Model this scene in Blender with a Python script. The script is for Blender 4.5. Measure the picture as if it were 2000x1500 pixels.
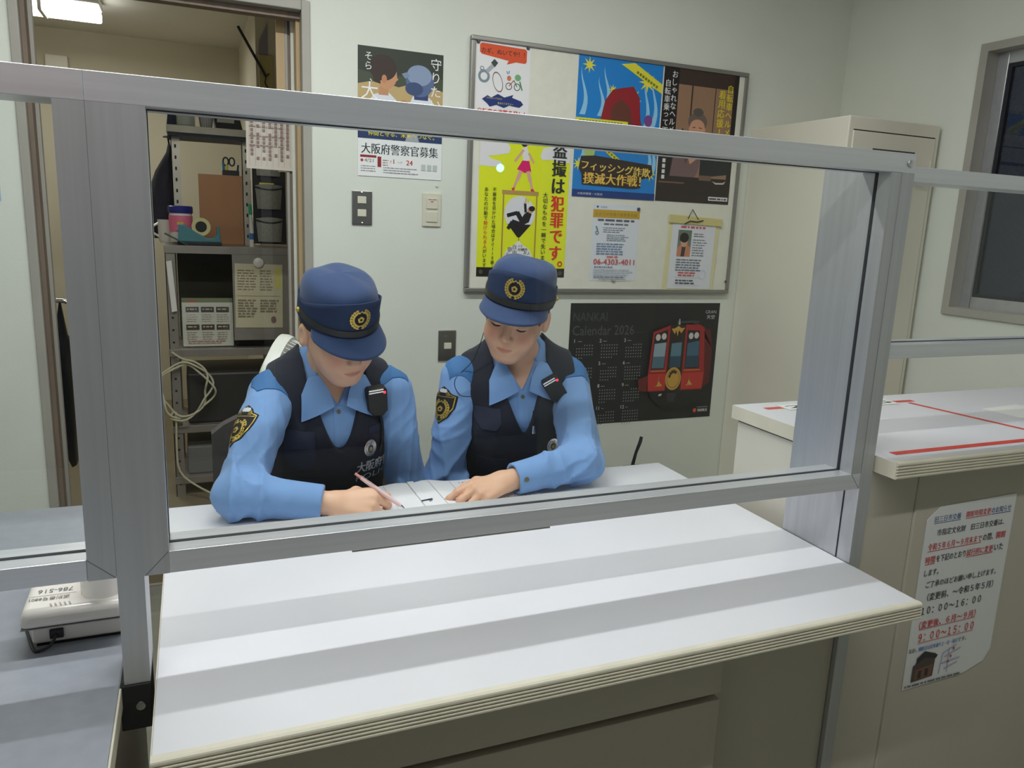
import bpy, bmesh, math, random
import numpy as np
from mathutils import Matrix, Vector

for o in list(bpy.data.objects):
    bpy.data.objects.remove(o, do_unlink=True)
SC = bpy.context.scene
COL = SC.collection
random.seed(7)
RNG = np.random.RandomState(5)
PI = math.pi

# ------------------------------------------------------------------ camera
cam_data = bpy.data.cameras.new('camera')
cam_data.sensor_width = 36.0
cam_data.lens = 36.0 * 1496.99 / 2000.0
cam_data.clip_start = 0.02
cam = bpy.data.objects.new('camera', cam_data)
COL.objects.link(cam)
yaw, pitch, roll = (math.radians(a) for a in (22.80287, -11.66559, 2.36565))
fw = Vector((math.sin(yaw) * math.cos(pitch), math.cos(yaw) * math.cos(pitch), math.sin(pitch)))
rt = Vector((math.cos(yaw), -math.sin(yaw), 0))
up = rt.cross(fw)
r2 = rt * math.cos(roll) + up * math.sin(roll)
u2 = up * math.cos(roll) - rt * math.sin(roll)
M = Matrix.Identity(4)
for i in range(3):
    M[i][0], M[i][1], M[i][2] = r2[i], u2[i], -fw[i]
M[2][3] = 1.35
cam.matrix_world = M
SC.camera = cam

# ------------------------------------------------------------------ world and exposure
w = bpy.data.worlds.new('night')
SC.world = w
w.use_nodes = True
w.node_tree.nodes['Background'].inputs[0].default_value = (0.010, 0.013, 0.022, 1)
w.node_tree.nodes['Background'].inputs[1].default_value = 1.0
SC.view_settings.view_transform = 'Standard'
SC.view_settings.look = 'None'
SC.view_settings.gamma = 1.0
SC.view_settings.use_curve_mapping = False
SC.view_settings.exposure = -0.12

# ------------------------------------------------------------------ room lamps (the tubes of the ceiling fixtures built further down)
CEIL = 2.50
TUBES = [  # x centre, y, length, power
    (-0.55, 0.20, 1.15, 11.5), (0.75, 0.20, 1.15, 10.0),
    (0.06, 1.70, 1.15, 18.0), (1.26, 1.70, 1.15, 6.0)]
def tube_light(x, y, z, length, power, col=(0.965, 1.0, 0.985)):
    ld = bpy.data.lights.new('tube_light', 'AREA')
    ld.shape = 'RECTANGLE'; ld.size = length; ld.size_y = 0.05
    ld.energy = power; ld.color = col
    lo = bpy.data.objects.new('tube_light', ld)
    COL.objects.link(lo)
    lo.location = (x, y, z)
    return lo
for (x, y, L, pw) in TUBES:
    tube_light(x, y, CEIL - 0.095, L, pw)
tube_light(-0.52, 4.38, 2.215, 0.55, 6.0, (1.0, 0.985, 0.94))

# ------------------------------------------------------------------ helpers
def lin(c):
    return tuple((v / 12.92 if v <= 0.04045 else ((v + 0.055) / 1.055) ** 2.4) for v in c)
def rgb(*c):
    return lin(tuple(v / 255.0 for v in c))

MATS = {}
def mat(name, col, rough=0.5, metal=0.0, var=0.0, vscale=8.0, bump=0.0, bscale=200.0, bdist=0.001, stretch=(1, 1, 1),
        emit=None, spec=0.5, coat=0.0, alpha=1.0, sheen=0.0, sss=0.0):
    if name in MATS:
        return MATS[name]
    m = bpy.data.materials.new(name)
    m.use_nodes = True
    nt = m.node_tree
    b = nt.nodes['Principled BSDF']
    c4 = (*col, 1)
    b.inputs['Base Color'].default_value = c4
    b.inputs['Roughness'].default_value = rough
    b.inputs['Metallic'].default_value = metal
    b.inputs['Specular IOR Level'].default_value = spec
    b.inputs['Coat Weight'].default_value = coat
    if sheen:
        b.inputs['Sheen Weight'].default_value = sheen
    if sss:
        b.inputs['Subsurface Weight'].default_value = sss
        b.inputs['Subsurface Radius'].default_value = (0.012, 0.005, 0.003)
    if emit:
        b.inputs['Emission Color'].default_value = (*emit[0], 1)
        b.inputs['Emission Strength'].default_value = emit[1]
    if var or bump:
        tc = nt.nodes.new('ShaderNodeTexCoord')
        mp = nt.nodes.new('ShaderNodeMapping')
        mp.inputs['Scale'].default_value = stretch
        nt.links.new(tc.outputs['Object'], mp.inputs['Vector'])
    if var:
        n = nt.nodes.new('ShaderNodeTexNoise')
        n.inputs['Scale'].default_value = vscale
        n.inputs['Detail'].default_value = 5
        nt.links.new(mp.outputs[0], n.inputs['Vector'])
        r = nt.nodes.new('ShaderNodeValToRGB')
        r.color_ramp.elements[0].position = 0.3
        r.color_ramp.elements[1].position = 0.7
        r.color_ramp.elements[0].color = (*[v * (1 - var) for v in col], 1)
        r.color_ramp.elements[1].color = (*[min(1, v * (1 + var)) for v in col], 1)
        nt.links.new(n.outputs['Fac'], r.inputs['Fac'])
        nt.links.new(r.outputs[0], b.inputs['Base Color'])
    if bump:
        n2 = nt.nodes.new('ShaderNodeTexNoise')
        n2.inputs['Scale'].default_value = bscale
        n2.inputs['Detail'].default_value = 3
        nt.links.new(mp.outputs[0], n2.inputs['Vector'])
        bp = nt.nodes.new('ShaderNodeBump')
        bp.inputs['Strength'].default_value = bump
        bp.inputs['Distance'].default_value = bdist
        nt.links.new(n2.outputs['Fac'], bp.inputs['Height'])
        nt.links.new(bp.outputs[0], b.inputs['Normal'])
    MATS[name] = m
    return m

def paper(c, rough=0.55):
    return mat('print_%02x%02x%02x' % tuple(c), rgb(*c), rough)

class MB:
    """collects geometry of one mesh"""
    def __init__(s):
        s.v = []; s.f = []; s.m = []; s.mats = []
    def mi(s, m):
        if m not in s.mats:
            s.mats.append(m)
        return s.mats.index(m)
    def add(s, vs, fs, m=None):
        k = len(s.v); s.v += [tuple(p) for p in vs]
        i = s.mi(m) if m is not None else 0
        for f in fs:
            s.f.append(tuple(a + k for a in f)); s.m.append(i)
        return s
    def box(s, x0, x1, y0, y1, z0, z1, m=None):
        vs = [(x, y, z) for z in (z0, z1) for y in (y0, y1) for x in (x0, x1)]
        return s.add(vs, [(0, 2, 3, 1), (4, 5, 7, 6), (0, 1, 5, 4), (2, 6, 7, 3), (0, 4, 6, 2), (1, 3, 7, 5)], m)
    def obox(s, c, ax, ay, az, m=None):
        """oriented box: centre and three half-axis vectors"""
        c, ax, ay, az = (np.array(t, float) for t in (c, ax, ay, az))
        vs = [c + a * ax + b * ay + d * az for d in (-1, 1) for b in (-1, 1) for a in (-1, 1)]
        return s.add(vs, [(0, 2, 3, 1), (4, 5, 7, 6), (0, 1, 5, 4), (2, 6, 7, 3), (0, 4, 6, 2), (1, 3, 7, 5)], m)
    def tube(s, pts, r, m=None, n=10, cap=True):
        pts = [np.array(p, float) for p in pts]
        rs = r if hasattr(r, '__len__') else [r] * len(pts)
        k = len(s.v); i0 = s.mi(m) if m is not None else 0
        prev = None
        for i, p in enumerate(pts):
            t = pts[min(i + 1, len(pts) - 1)] - pts[max(i - 1, 0)]
            t = t / (np.linalg.norm(t) + 1e-12)
            if prev is None:
                a = np.array([0, 0, 1.0]) if abs(t[2]) < 0.9 else np.array([1.0, 0, 0])
            else:
                a = prev
            u = a - t * (a @ t); u /= np.linalg.norm(u) + 1e-12
            v = np.cross(t, u); prev = u
            for j in range(n):
                q = 2 * PI * j / n
                s.v.append(tuple(p + rs[i] * (math.cos(q) * u + math.sin(q) * v)))
        for i in range(len(pts) - 1):
            for j in range(n):
                a, b = k + i * n + j, k + i * n + (j + 1) % n
                s.f.append((a, b, b + n, a + n)); s.m.append(i0)
        if cap:
            s.f.append(tuple(k + j for j in range(n))[::-1]); s.m.append(i0)
            s.f.append(tuple(k + (len(pts) - 1) * n + j for j in range(n))); s.m.append(i0)
        return s
    def lathe(s, prof, m=None, n=24, c=(0, 0, 0), A=None):
        """profile [(r, z)] about z, optional 3x3 matrix A"""
        A = np.eye(3) if A is None else np.array(A)
        k = len(s.v); i0 = s.mi(m) if m is not None else 0
        for (r, z) in prof:
            for j in range(n):
                q = 2 * PI * j / n
                s.v.append(tuple(np.array(c) + A @ np.array([r * math.cos(q), r * math.sin(q), z])))
        for i in range(len(prof) - 1):
            for j in range(n):
                a, b = k + i * n + j, k + i * n + (j + 1) % n
                s.f.append((a, b, b + n, a + n)); s.m.append(i0)
        if prof[0][0] > 1e-6:
            s.f.append(tuple(k + j for j in range(n))[::-1]); s.m.append(i0)
        if prof[-1][0] > 1e-6:
            s.f.append(tuple(k + (len(prof) - 1) * n + j for j in range(n))); s.m.append(i0)
        return s
    def ball(s, c, r, m=None, n=14, A=None):
        r = np.array(r if hasattr(r, '__len__') else (r, r, r), float)
        A = np.eye(3) if A is None else np.array(A)
        k = len(s.v); i0 = s.mi(m) if m is not None else 0
        h = n // 2
        for i in range(h + 1):
            ph = PI * i / h
            for j in range(n):
                q = 2 * PI * j / n
                s.v.append(tuple(np.array(c) + A @ (r * np.array([math.sin(ph) * math.cos(q), math.sin(ph) * math.sin(q), math.cos(ph)]))))
        for i in range(h):
            for j in range(n):
                a, b = k + i * n + j, k + i * n + (j + 1) % n
                s.f.append((a, a + n, b + n, b)); s.m.append(i0)
        return s
    def prism(s, poly, t, m=None, o=(0, 0, 0), u=(1, 0, 0), v=(0, 0, 1), nrm=(0, -1, 0)):
        """polygon in (u,v) extruded by t along nrm"""
        o, u, v, nrm = (np.array(a, float) for a in (o, u, v, nrm))
        n = len(poly)
        vs = [o + p[0] * u + p[1] * v for p in poly] + [o + p[0] * u + p[1] * v + nrm * t for p in poly]
        fs = [tuple(range(n)), tuple(range(2 * n - 1, n - 1, -1))]
        fs += [(i, i + n, (i + 1) % n + n, (i + 1) % n) for i in range(n)]
        return s.add(vs, fs, m)
    def build(s, name, m=None, parent=None, smooth=False, bevel=0.0, seg=2, fix=True):
        me = bpy.data.meshes.new(name)
        me.from_pydata([tuple(map(float, p)) for p in s.v], [], s.f)
        mm = s.mats if s.mats else [m]
        if m is not None and s.mats == []:
            mm = [m]
        for q in mm:
            me.materials.append(q)
        if len(mm) > 1:
            me.polygons.foreach_set('material_index', s.m)
        if fix:
            bm = bmesh.new(); bm.from_mesh(me)
            bmesh.ops.remove_doubles(bm, verts=bm.verts, dist=1e-6)
            bmesh.ops.recalc_face_normals(bm, faces=bm.faces)
            bm.to_mesh(me); bm.free()
        if smooth:
            me.polygons.foreach_set('use_smooth', [True] * len(me.polygons))
            try:
                me.set_sharp_from_angle(angle=math.radians(40))
            except Exception:
                pass
        me.update()
        o = bpy.data.objects.new(name, me)
        COL.objects.link(o)
        if parent is not None:
            o.parent = parent
        if bevel:
            bv = o.modifiers.new('bevel', 'BEVEL')
            bv.width = bevel; bv.segments = seg; bv.limit_method = 'ANGLE'
        return o

def tag(o, label=None, cat=None, group=None, kind=None):
    if label: o['label'] = label
    if cat: o['category'] = cat
    if group: o['group'] = group
    if kind: o['kind'] = kind
    return o
def thing(name, label, cat, loc=(0, 0, 0), group=None):
    o = bpy.data.objects.new(name, None)
    o.empty_display_size = 0.05
    COL.objects.link(o)
    o.location = loc
    bpy.context.view_layer.update() if False else None
    return tag(o, label, cat, group)
def adopt(parent, *objs):
    """parent meshes built in world coordinates to an Empty that stands at its own place"""
    T = Matrix.Translation(-Vector(parent.location))
    for o in objs:
        o.parent = parent
        o.data.transform(T)
    return parent
def struct(name, mb, m, bevel=0.0, smooth=False):
    return tag(mb.build(name, m, bevel=bevel, smooth=smooth), kind='structure')
def box_obj(name, x0, x1, y0, y1, z0, z1, m, bevel=0.0, parent=None):
    return MB().box(x0, x1, y0, y1, z0, z1).build(name, m, parent, bevel=bevel)

# ------------------------------------------------------------------ text
TXT = {}
def glyphs(body, bold=0.0):
    key = (body, bold)
    if key not in TXT:
        cu = bpy.data.curves.new('lettering', 'FONT')
        cu.body = body; cu.resolution_u = 2; cu.offset = bold
        ob = bpy.data.objects.new('lettering', cu)
        me = bpy.data.meshes.new_from_object(ob)
        vs = np.array([tuple(v.co)[:2] for v in me.vertices]).reshape(-1, 2)
        fs = [tuple(p.vertices) for p in me.polygons]
        bpy.data.meshes.remove(me)
        bpy.data.objects.remove(ob); bpy.data.curves.remove(cu)
        TXT[key] = (vs, fs)
    return TXT[key]

class Sheet:
    """flat printed matter: local (u, v) in metres, origin at lower left, everything printed goes on the nrm side"""
    def __init__(s, o, u, v):
        s.o = np.array(o, float)
        s.u = np.array(u, float) / np.linalg.norm(u)
        s.v = np.array(v, float) / np.linalg.norm(v)
        s.n = np.cross(s.u, s.v)
        s.pic = MB(); s.txt = MB(); s.lay = 0.0004
    def at(s, a, b, d=0.0):
        return tuple(s.o + a * s.u + b * s.v + d * s.n)
    def poly(s, pts, c):
        s.lay += 0.00003
        s.pic.add([s.at(a, b, s.lay) for a, b in pts], [tuple(range(len(pts)))], paper(c))
        return s
    def rect(s, a0, b0, a1, b1, c):
        return s.poly([(a0, b0), (a1, b0), (a1, b1), (a0, b1)], c)
    def ell(s, a, b, ra, rb, c, n=22, rot=0.0):
        cr, sr = math.cos(rot), math.sin(rot)
        return s.poly([(a + ra * math.cos(2 * PI * i / n) * cr - rb * math.sin(2 * PI * i / n) * sr,
                        b + ra * math.cos(2 * PI * i / n) * sr + rb * math.sin(2 * PI * i / n) * cr) for i in range(n)], c)
    def ring(s, a, b, r0, r1, c, n=28, sy=1.0, rot=0.0):
        s.lay += 0.00003
        cr, sr = math.cos(rot), math.sin(rot)
        def P(r, i):
            x, y = r * math.cos(2 * PI * i / n), r * sy * math.sin(2 * PI * i / n)
            return s.at(a + x * cr - y * sr, b + x * sr + y * cr, s.lay)
        vs = [P(r0, i) for i in range(n)] + [P(r1, i) for i in range(n)]
        s.pic.add(vs, [(i, (i + 1) % n, (i + 1) % n + n, i + n) for i in range(n)], paper(c))
        return s
    def line(s, a0, b0, a1, b1, wd, c):
        d = np.array([a1 - a0, b1 - b0]); d /= np.linalg.norm(d) + 1e-9
        n = np.array([-d[1], d[0]]) * wd / 2
        return s.poly([(a0 - n[0], b0 - n[1]), (a1 - n[0], b1 - n[1]), (a1 + n[0], b1 + n[1]), (a0 + n[0], b0 + n[1])], c)
    def text(s, body, a, b, size, c, width=None, bold=0.0, rot=0.0, height=None, outline=None):
        """baseline-left at (a, b); width/height force the extent"""
        vs, fs = glyphs(body)
        if len(vs) == 0:
            return s
        p = vs.copy()
        lo, hi = p.min(0), p.max(0)
        sx = sy = size
        if width: sx = width / (hi[0] - lo[0])
        if height: sy = height / (hi[1] - lo[1])
        elif width: sy = min(size, sx * 1.6) if size else sx
        x = (p[:, 0] - lo[0]) * sx
        y = p[:, 1] * sy
        cr, sr = math.cos(rot), math.sin(rot)
        s.lay += 0.00003
        if outline:
            v2, f2 = glyphs(body, bold + 0.07)
            x2 = (v2[:, 0] - lo[0]) * sx; y2 = v2[:, 1] * sy
            s.txt.add([s.at(a + X * cr - Y * sr, b + X * sr + Y * cr, s.lay) for X, Y in zip(x2, y2)], f2, paper(outline))
            s.lay += 0.00006
        for dx in ((0,) if not bold else (-bold * sx, bold * sx)):
            s.lay += 0.00001
            s.txt.add([s.at(a + X * cr - Y * sr + dx, b + X * sr + Y * cr, s.lay) for X, Y in zip(x, y)], fs, paper(c))
        return s
    def vtext(s, body, a, b, size, c, pitch=1.02, bold=0.0, sx=1.0):
        """vertical text, top at b, centred on a"""
        s.lay += 0.00003
        y = b
        for ch in body:
            if ch not in ' 　':
                vs, fs = glyphs(ch)
                lo, hi = vs.min(0), vs.max(0)
                mid = (lo + hi) / 2
                my = mid[1] if ch not in '、。' else 0.55
                mx = mid[0] if ch not in '、。' else mid[0] - 0.28
                if ch in 'ーー〜':
                    P = [(-(v[1] - mid[1]), v[0] - mid[0]) for v in vs]
                else:
                    P = [(v[0] - mx, v[1] - my) for v in vs]
                for dx in ((0,) if not bold else (-bold * size, bold * size)):
                    s.txt.add([s.at(a + q[0] * size * sx + dx, y - size * 0.5 + q[1] * size, s.lay + (dx > 0) * 0.00001) for q in P], fs, paper(c))
            y -= size * pitch
        return s
    def lines(s, a, b, wd, n, pitch, th, c, jitter=0.25):
        """rows of print too small to read"""
        for i in range(n):
            x = a; y = b - i * pitch
            end = a + wd * (1 - jitter * RNG.rand())
            while x < end:
                L = (0.5 + 2.5 * RNG.rand()) * th * 2
                s.rect(x, y, min(x + L, end), y + th, c)
                x += L + th * 0.8
        return s
    def finish(s, parent, pic='printed_picture', txt='lettering'):
        out = []
        if s.pic.f: out.append(s.pic.build(pic, parent=None, fix=False))
        if s.txt.f: out.append(s.txt.build(txt, parent=None, fix=False))
        adopt(parent, *out)
        return out
def bind(t, name, mb, m=None, **k):
    """a part of thing t, built in world coordinates"""
    o = mb.build(name, m, **k)
    adopt(t, o)
    return o
def sub(part, name, mb, m=None, **k):
    """a sub-part of a part: shares the part's local frame"""
    o = mb.build(name, m, **k)
    o.data.transform(Matrix.Translation(-Vector(part.parent.location)) if part.parent else Matrix.Identity(4))
    o.parent = part
    return o
# ------------------------------------------------------------------ materials
M_WALL = mat('wallpaper', rgb(228, 231, 222), 0.85, var=0.03, vscale=3, bump=0.35, bscale=260, bdist=0.0012)
M_WALL2 = mat('rear_wallpaper', rgb(212, 205, 182), 0.85, var=0.04, vscale=3, bump=0.3, bscale=260, bdist=0.001)
M_CEIL = mat('ceiling_board', rgb(224, 224, 214), 0.9, var=0.02, vscale=5)
M_FLOOR = mat('vinyl_floor', rgb(150, 150, 136), 0.45, var=0.06, vscale=12)
M_FLOOR2 = mat('rear_floor', rgb(140, 128, 104), 0.5, var=0.08, vscale=9)
M_ALU = mat('aluminium', rgb(200, 202, 208), 0.38, 0.85, var=0.05, vscale=30, bump=0.12, bscale=60, bdist=0.0006, stretch=(1, 1, 1))
M_ALUH = mat('aluminium_rail', rgb(220, 222, 228), 0.32, 0.6, var=0.06, vscale=14, bump=0.12, bscale=60, bdist=0.0006, stretch=(0.15, 6, 6))
M_ALUV = mat('aluminium_stile', rgb(190, 192, 196), 0.38, 0.62, var=0.06, vscale=14, bump=0.12, bscale=60, bdist=0.0006, stretch=(6, 6, 0.15))
M_GASKET = mat('glazing_gasket', rgb(30, 32, 40), 0.6)
M_TOP = mat('white_laminate', rgb(224, 224, 230), 0.38, var=0.015, vscale=6)
M_EDGE = mat('cream_edge_band', rgb(222, 216, 198), 0.45, var=0.05, vscale=20)
M_GROOVE = mat('edge_groove', rgb(120, 112, 100), 0.7)
M_BEIGE = mat('beige_panel', rgb(196, 190, 176), 0.55, var=0.025, vscale=4)
M_LOCKER = mat('locker_steel', rgb(234, 229, 214), 0.5, var=0.02, vscale=3)
M_BROWN = mat('brown_door_edge', rgb(128, 112, 98), 0.6, var=0.12, vscale=10, stretch=(4, 4, 0.4))
M_TAN = mat('tan_wood', rgb(196, 170, 130), 0.6, var=0.08, vscale=10, stretch=(4, 4, 0.4))
M_JAMB = mat('grey_door_frame', rgb(170, 166, 158), 0.5, var=0.05, vscale=6)
M_GREYTOP = mat('grey_laminate', rgb(150, 154, 164), 0.42, var=0.05, vscale=40)
M_BLACK = mat('black_plastic', rgb(26, 26, 28), 0.45)
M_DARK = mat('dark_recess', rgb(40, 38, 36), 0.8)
M_WHITEP = mat('white_plastic', rgb(232, 228, 220), 0.3, coat=0.2)
M_CREAMP = mat('cream_plastic', rgb(222, 218, 200), 0.4)
M_STEEL = mat('stainless_steel', rgb(170, 168, 165), 0.3, 1.0, var=0.04, vscale=30)
M_CHROME = mat('chrome', rgb(225, 225, 228), 0.12, 1.0)
M_NIGHT = mat('night_ground', rgb(20, 21, 24), 0.9)
M_TUBE = mat('lamp_diffuser', rgb(250, 250, 250), 0.5, emit=((1.0, 0.98, 0.93), 7.0))
M_LAMPW = mat('lamp_housing', rgb(235, 235, 232), 0.5)
def glass_mat(name, tint=(1, 1, 1), ior=1.45, rough=0.0):
    m = bpy.data.materials.new(name); m.use_nodes = True
    nt = m.node_tree; nt.nodes.clear()
    out = nt.nodes.new('ShaderNodeOutputMaterial')
    mix = nt.nodes.new('ShaderNodeMixShader')
    tr = nt.nodes.new('ShaderNodeBsdfTransparent'); tr.inputs[0].default_value = (*tint, 1)
    gl = nt.nodes.new('ShaderNodeBsdfGlossy'); gl.inputs['Roughness'].default_value = rough
    lw = nt.nodes.new('ShaderNodeLayerWeight'); lw.inputs[0].default_value = 0.5
    pw = nt.nodes.new('ShaderNodeMath'); pw.operation = 'POWER'; pw.inputs[1].default_value = 5.0
    ma = nt.nodes.new('ShaderNodeMath'); ma.operation = 'MULTIPLY_ADD'
    f0 = ((ior - 1) / (ior + 1)) ** 2
    ma.inputs[1].default_value = 1 - f0; ma.inputs[2].default_value = f0
    nt.links.new(lw.outputs['Facing'], pw.inputs[0]); nt.links.new(pw.outputs[0], ma.inputs[0])
    nt.links.new(ma.outputs[0], mix.inputs[0]); nt.links.new(tr.outputs[0], mix.inputs[1]); nt.links.new(gl.outputs[0], mix.inputs[2])
    nt.links.new(mix.outputs[0], out.inputs[0])
    MATS[name] = m
    return m
M_GLASS = glass_mat('clear_glass', (0.985, 0.995, 0.992))
M_CLEAR = glass_mat('clear_plastic', (0.97, 0.98, 0.98), 1.4, 0.05)

# ------------------------------------------------------------------ room shell
XL, XR, YF, YB = -1.9, 2.654, -1.9, 2.727
DX0, DX1, DZ = -0.43, 0.357, 2.0
T = 0.12
struct('floor', MB().box(XL - T, XR + T, YF - T, YB + 0.09, -0.06, 0), M_FLOOR)
struct('ceiling', MB().box(XL - T, XR + T, YF - T, YB + T, CEIL, CEIL + 0.06), M_CEIL)
struct('wall_back', MB().box(XL - T, DX0 - 0.026, YB, YB + T, 0, CEIL).box(DX1 + 0.028, XR + T, YB, YB + T, 0, CEIL)
       .box(DX0 - 0.026, DX1 + 0.028, YB, YB + T, DZ + 0.03, CEIL), M_WALL)
struct('wall_left', MB().box(XL - T, XL, YF, YB, 0, CEIL), M_WALL)
WY0, WY1, WZ0, WZ1 = 0.95, 2.083, 1.088, 2.052
struct('wall_right', MB().box(XR, XR + T, YF, WY0, 0, CEIL).box(XR, XR + T, WY1, YB, 0, CEIL)
       .box(XR, XR + T, WY0, WY1, 0, WZ0).box(XR, XR + T, WY0, WY1, WZ1, CEIL), M_WALL)
# street front behind the photographer: glazed sliding doors between two piers
struct('wall_front', MB().box(XL, -1.2, YF - T, YF, 0, CEIL).box(1.9, XR, YF - T, YF, 0, CEIL).box(-1.2, 1.9, YF - T, YF, 2.15, CEIL), M_WALL)
wf = struct('window_2', MB().box(-1.2, -1.15, YF - 0.08, YF - 0.03, 0, 2.15).box(1.85, 1.9, YF - 0.08, YF - 0.03, 0, 2.15)
            .box(0.33, 0.38, YF - 0.08, YF - 0.03, 0, 2.15).box(-1.15, 0.33, YF - 0.08, YF - 0.03, 2.10, 2.15)
            .box(0.38, 1.85, YF - 0.08, YF - 0.03, 2.10, 2.15).box(-1.15, 0.33, YF - 0.08, YF - 0.03, 0, 0.1).box(0.38, 1.85, YF - 0.08, YF - 0.03, 0, 0.1), M_ALU)
MB().box(-1.15, 0.33, YF - 0.058, YF - 0.052, 0.1, 2.10).build('pane', M_GLASS, wf)
MB().box(0.38, 1.85, YF - 0.058, YF - 0.052, 0.1, 2.10).build('pane', M_GLASS, wf)
struct('ground_outside', MB().box(-14, 14, -22, YF - T, -0.16, -0.10), M_NIGHT)
# rear room behind the doorway, its floor one step up
RF, RC, RY = 0.18, 2.32, 5.2
struct('floor_rear', MB().box(-1.7, 0.9, YB + 0.10, RY, 0.0, RF), M_FLOOR2)
struct('ceiling_rear', MB().box(-1.7, 0.9, YB + T, RY + T, RC, RC + 0.06), M_CEIL)
struct('wall_rear', MB().box(-1.7, 0.9, RY, RY + T, RF, RC), M_WALL2)
struct('wall_rear_left', MB().box(-1.82, -1.7, YB + T, RY + T, 0, RC), M_WALL2)
struct('wall_rear_right', MB().box(0.47, 0.9, YB + T, 3.95, RF, RC).box(0.31, 0.9, 3.95, RY, RF, RC), M_WALL2)
struct('baseboard_step', MB().box(DX0, DX1, YB + 0.085, YB + 0.10, 0.0, 0.035).box(DX0, DX1, YB + 0.088, YB + 0.10, 0.037, 0.042), M_JAMB)
struct('baseboard_back', MB().box(DX1 + 0.03, XR, YB - 0.008, YB, 0, 0.06), M_JAMB)
# door frame
d1 = struct('door_1', MB().box(DX1, DX1 + 0.028, YB - 0.008, YB + T, 0, DZ + 0.03).box(DX0 - 0.026, DX0, YB - 0.008, YB + T, 0, DZ + 0.03)
            .box(DX0, DX1, YB - 0.008, YB + T, DZ, DZ + 0.03), M_JAMB, bevel=0.003)
MB().box(DX1 - 0.012, DX1, YB + 0.045, YB + 0.10, RF, DZ).build('door_stop', M_TAN, d1)
MB().box(DX0, DX0 + 0.014, YB + 0.012, YB + 0.10, RF, DZ).build('door_edge', M_BROWN, d1, bevel=0.002)
MB().box(DX0 + 0.014, DX0 + 0.024, YB + 0.06, YB + 0.085, RF, DZ).build('door_guide', M_JAMB, d1)
MB().box(DX0 + 0.02, DX1, YB + 0.03, YB + 0.075, DZ - 0.02, DZ).build('door_track', M_BROWN, d1)
# pillar strips inside the rear room, right of the rack
tr1 = struct('trim_1', MB().box(0.40, 0.43, YB + 0.20, YB + 0.24, RF, RC), M_JAMB)
struct('trim_2', MB().box(0.435, 0.47, YB + 0.24, YB + 0.30, RF, RC), M_WALL2)

# ------------------------------------------------------------------ window in the right wall (wire glass, night outside)
w1 = struct('window_1', MB().box(XR - 0.012, XR + 0.10, WY1 - 0.030, WY1, WZ0, WZ1).box(XR - 0.012, XR + 0.10, WY0, WY0 + 0.03, WZ0, WZ1)
            .box(XR - 0.012, XR + 0.10, WY0 + 0.03, WY1 - 0.03, WZ1 - 0.028, WZ1).box(XR - 0.012, XR + 0.10, WY0 + 0.03, WY1 - 0.03, WZ0, WZ0 + 0.028), M_JAMB)
def frame_yz(mb, x0, x1, y0, y1, z0, z1, wd):
    return mb.box(x0, x1, y0, y0 + wd, z0, z1).box(x0, x1, y1 - wd, y1, z0, z1).box(x0, x1, y0 + wd, y1 - wd, z0, z0 + wd).box(x0, x1, y0 + wd, y1 - wd, z1 - wd, z1)
frame_yz(MB(), XR + 0.045, XR + 0.075, WY0 + 0.03, WY1 - 0.03, WZ0 + 0.028, WZ1 - 0.028, 0.042).build('sash', M_ALU, w1, bevel=0.002)
frame_yz(MB(), XR + 0.052, XR + 0.068, WY0 + 0.072, WY1 - 0.072, WZ0 + 0.07, WZ1 - 0.07, 0.012).build('glazing_bead', M_GASKET, w1)
MB().box(XR + 0.058, XR + 0.063, WY0 + 0.075, WY1 - 0.075, WZ0 + 0.073, WZ1 - 0.073).build('pane', M_GLASS, w1)
wm = MB()
ys0, ys1, zs0, zs1 = WY0 + 0.08, WY1 - 0.08, WZ0 + 0.08, WZ1 - 0.08
for sgn in (-1, 1):
    c = ys0 - (zs1 - zs0)
    while c < ys1 + (zs1 - zs0):
        pts = []
        for t in np.linspace(0, 1, 60):
            z = zs0 + t * (zs1 - zs0)
            y = (c + (z - zs0)) if sgn > 0 else (c + (zs1 - z))
            if ys0 <= y <= ys1: pts.append((XR + 0.0605, y, z))
        if len(pts) > 1: wm.tube([pts[0], pts[-1]], 0.0004, n=4, cap=False)
        c += 0.03
wm.build('wire_mesh', mat('dull_wire', rgb(70, 72, 74), 0.6, 0.5), w1)

# ------------------------------------------------------------------ ceiling fixtures
names = ['white strip light on the ceiling above the visitor side, at the left', 'white strip light on the ceiling above the visitor side, at the right',
         'white strip light on the ceiling above the officers', 'white strip light on the ceiling before the tall locker']
for (x, y, L, pw), nm in zip(TUBES, names):
    t = thing('ceiling_light', nm, 'ceiling light', (x, y, CEIL), 'fluorescent strip lights')
    bind(t, 'housing', MB().box(x - L / 2 - 0.03, x + L / 2 + 0.03, y - 0.06, y + 0.06, CEIL - 0.05, CEIL), M_LAMPW, bevel=0.006)
    bind(t, 'tube', MB().tube([(x - L / 2, y, CEIL - 0.068), (x + L / 2, y, CEIL - 0.068)], 0.014, n=12), M_TUBE, smooth=True)
t = thing('ceiling_light', 'bright white ceiling lamp in the rear room beyond the doorway', 'ceiling light', (-0.53, 4.38, RC))
bind(t, 'housing', MB().box(-0.80, -0.35, 4.28, 4.48, 2.275, RC), M_LAMPW, bevel=0.01)
bind(t, 'diffuser', MB().box(-0.79, -0.355, 4.29, 4.47, 2.225, 2.275), M_TUBE, bevel=0.01)
bind(t, 'cross_band', MB().box(-0.60, -0.585, 4.285, 4.475, 2.221, 2.277), M_LAMPW)

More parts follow.
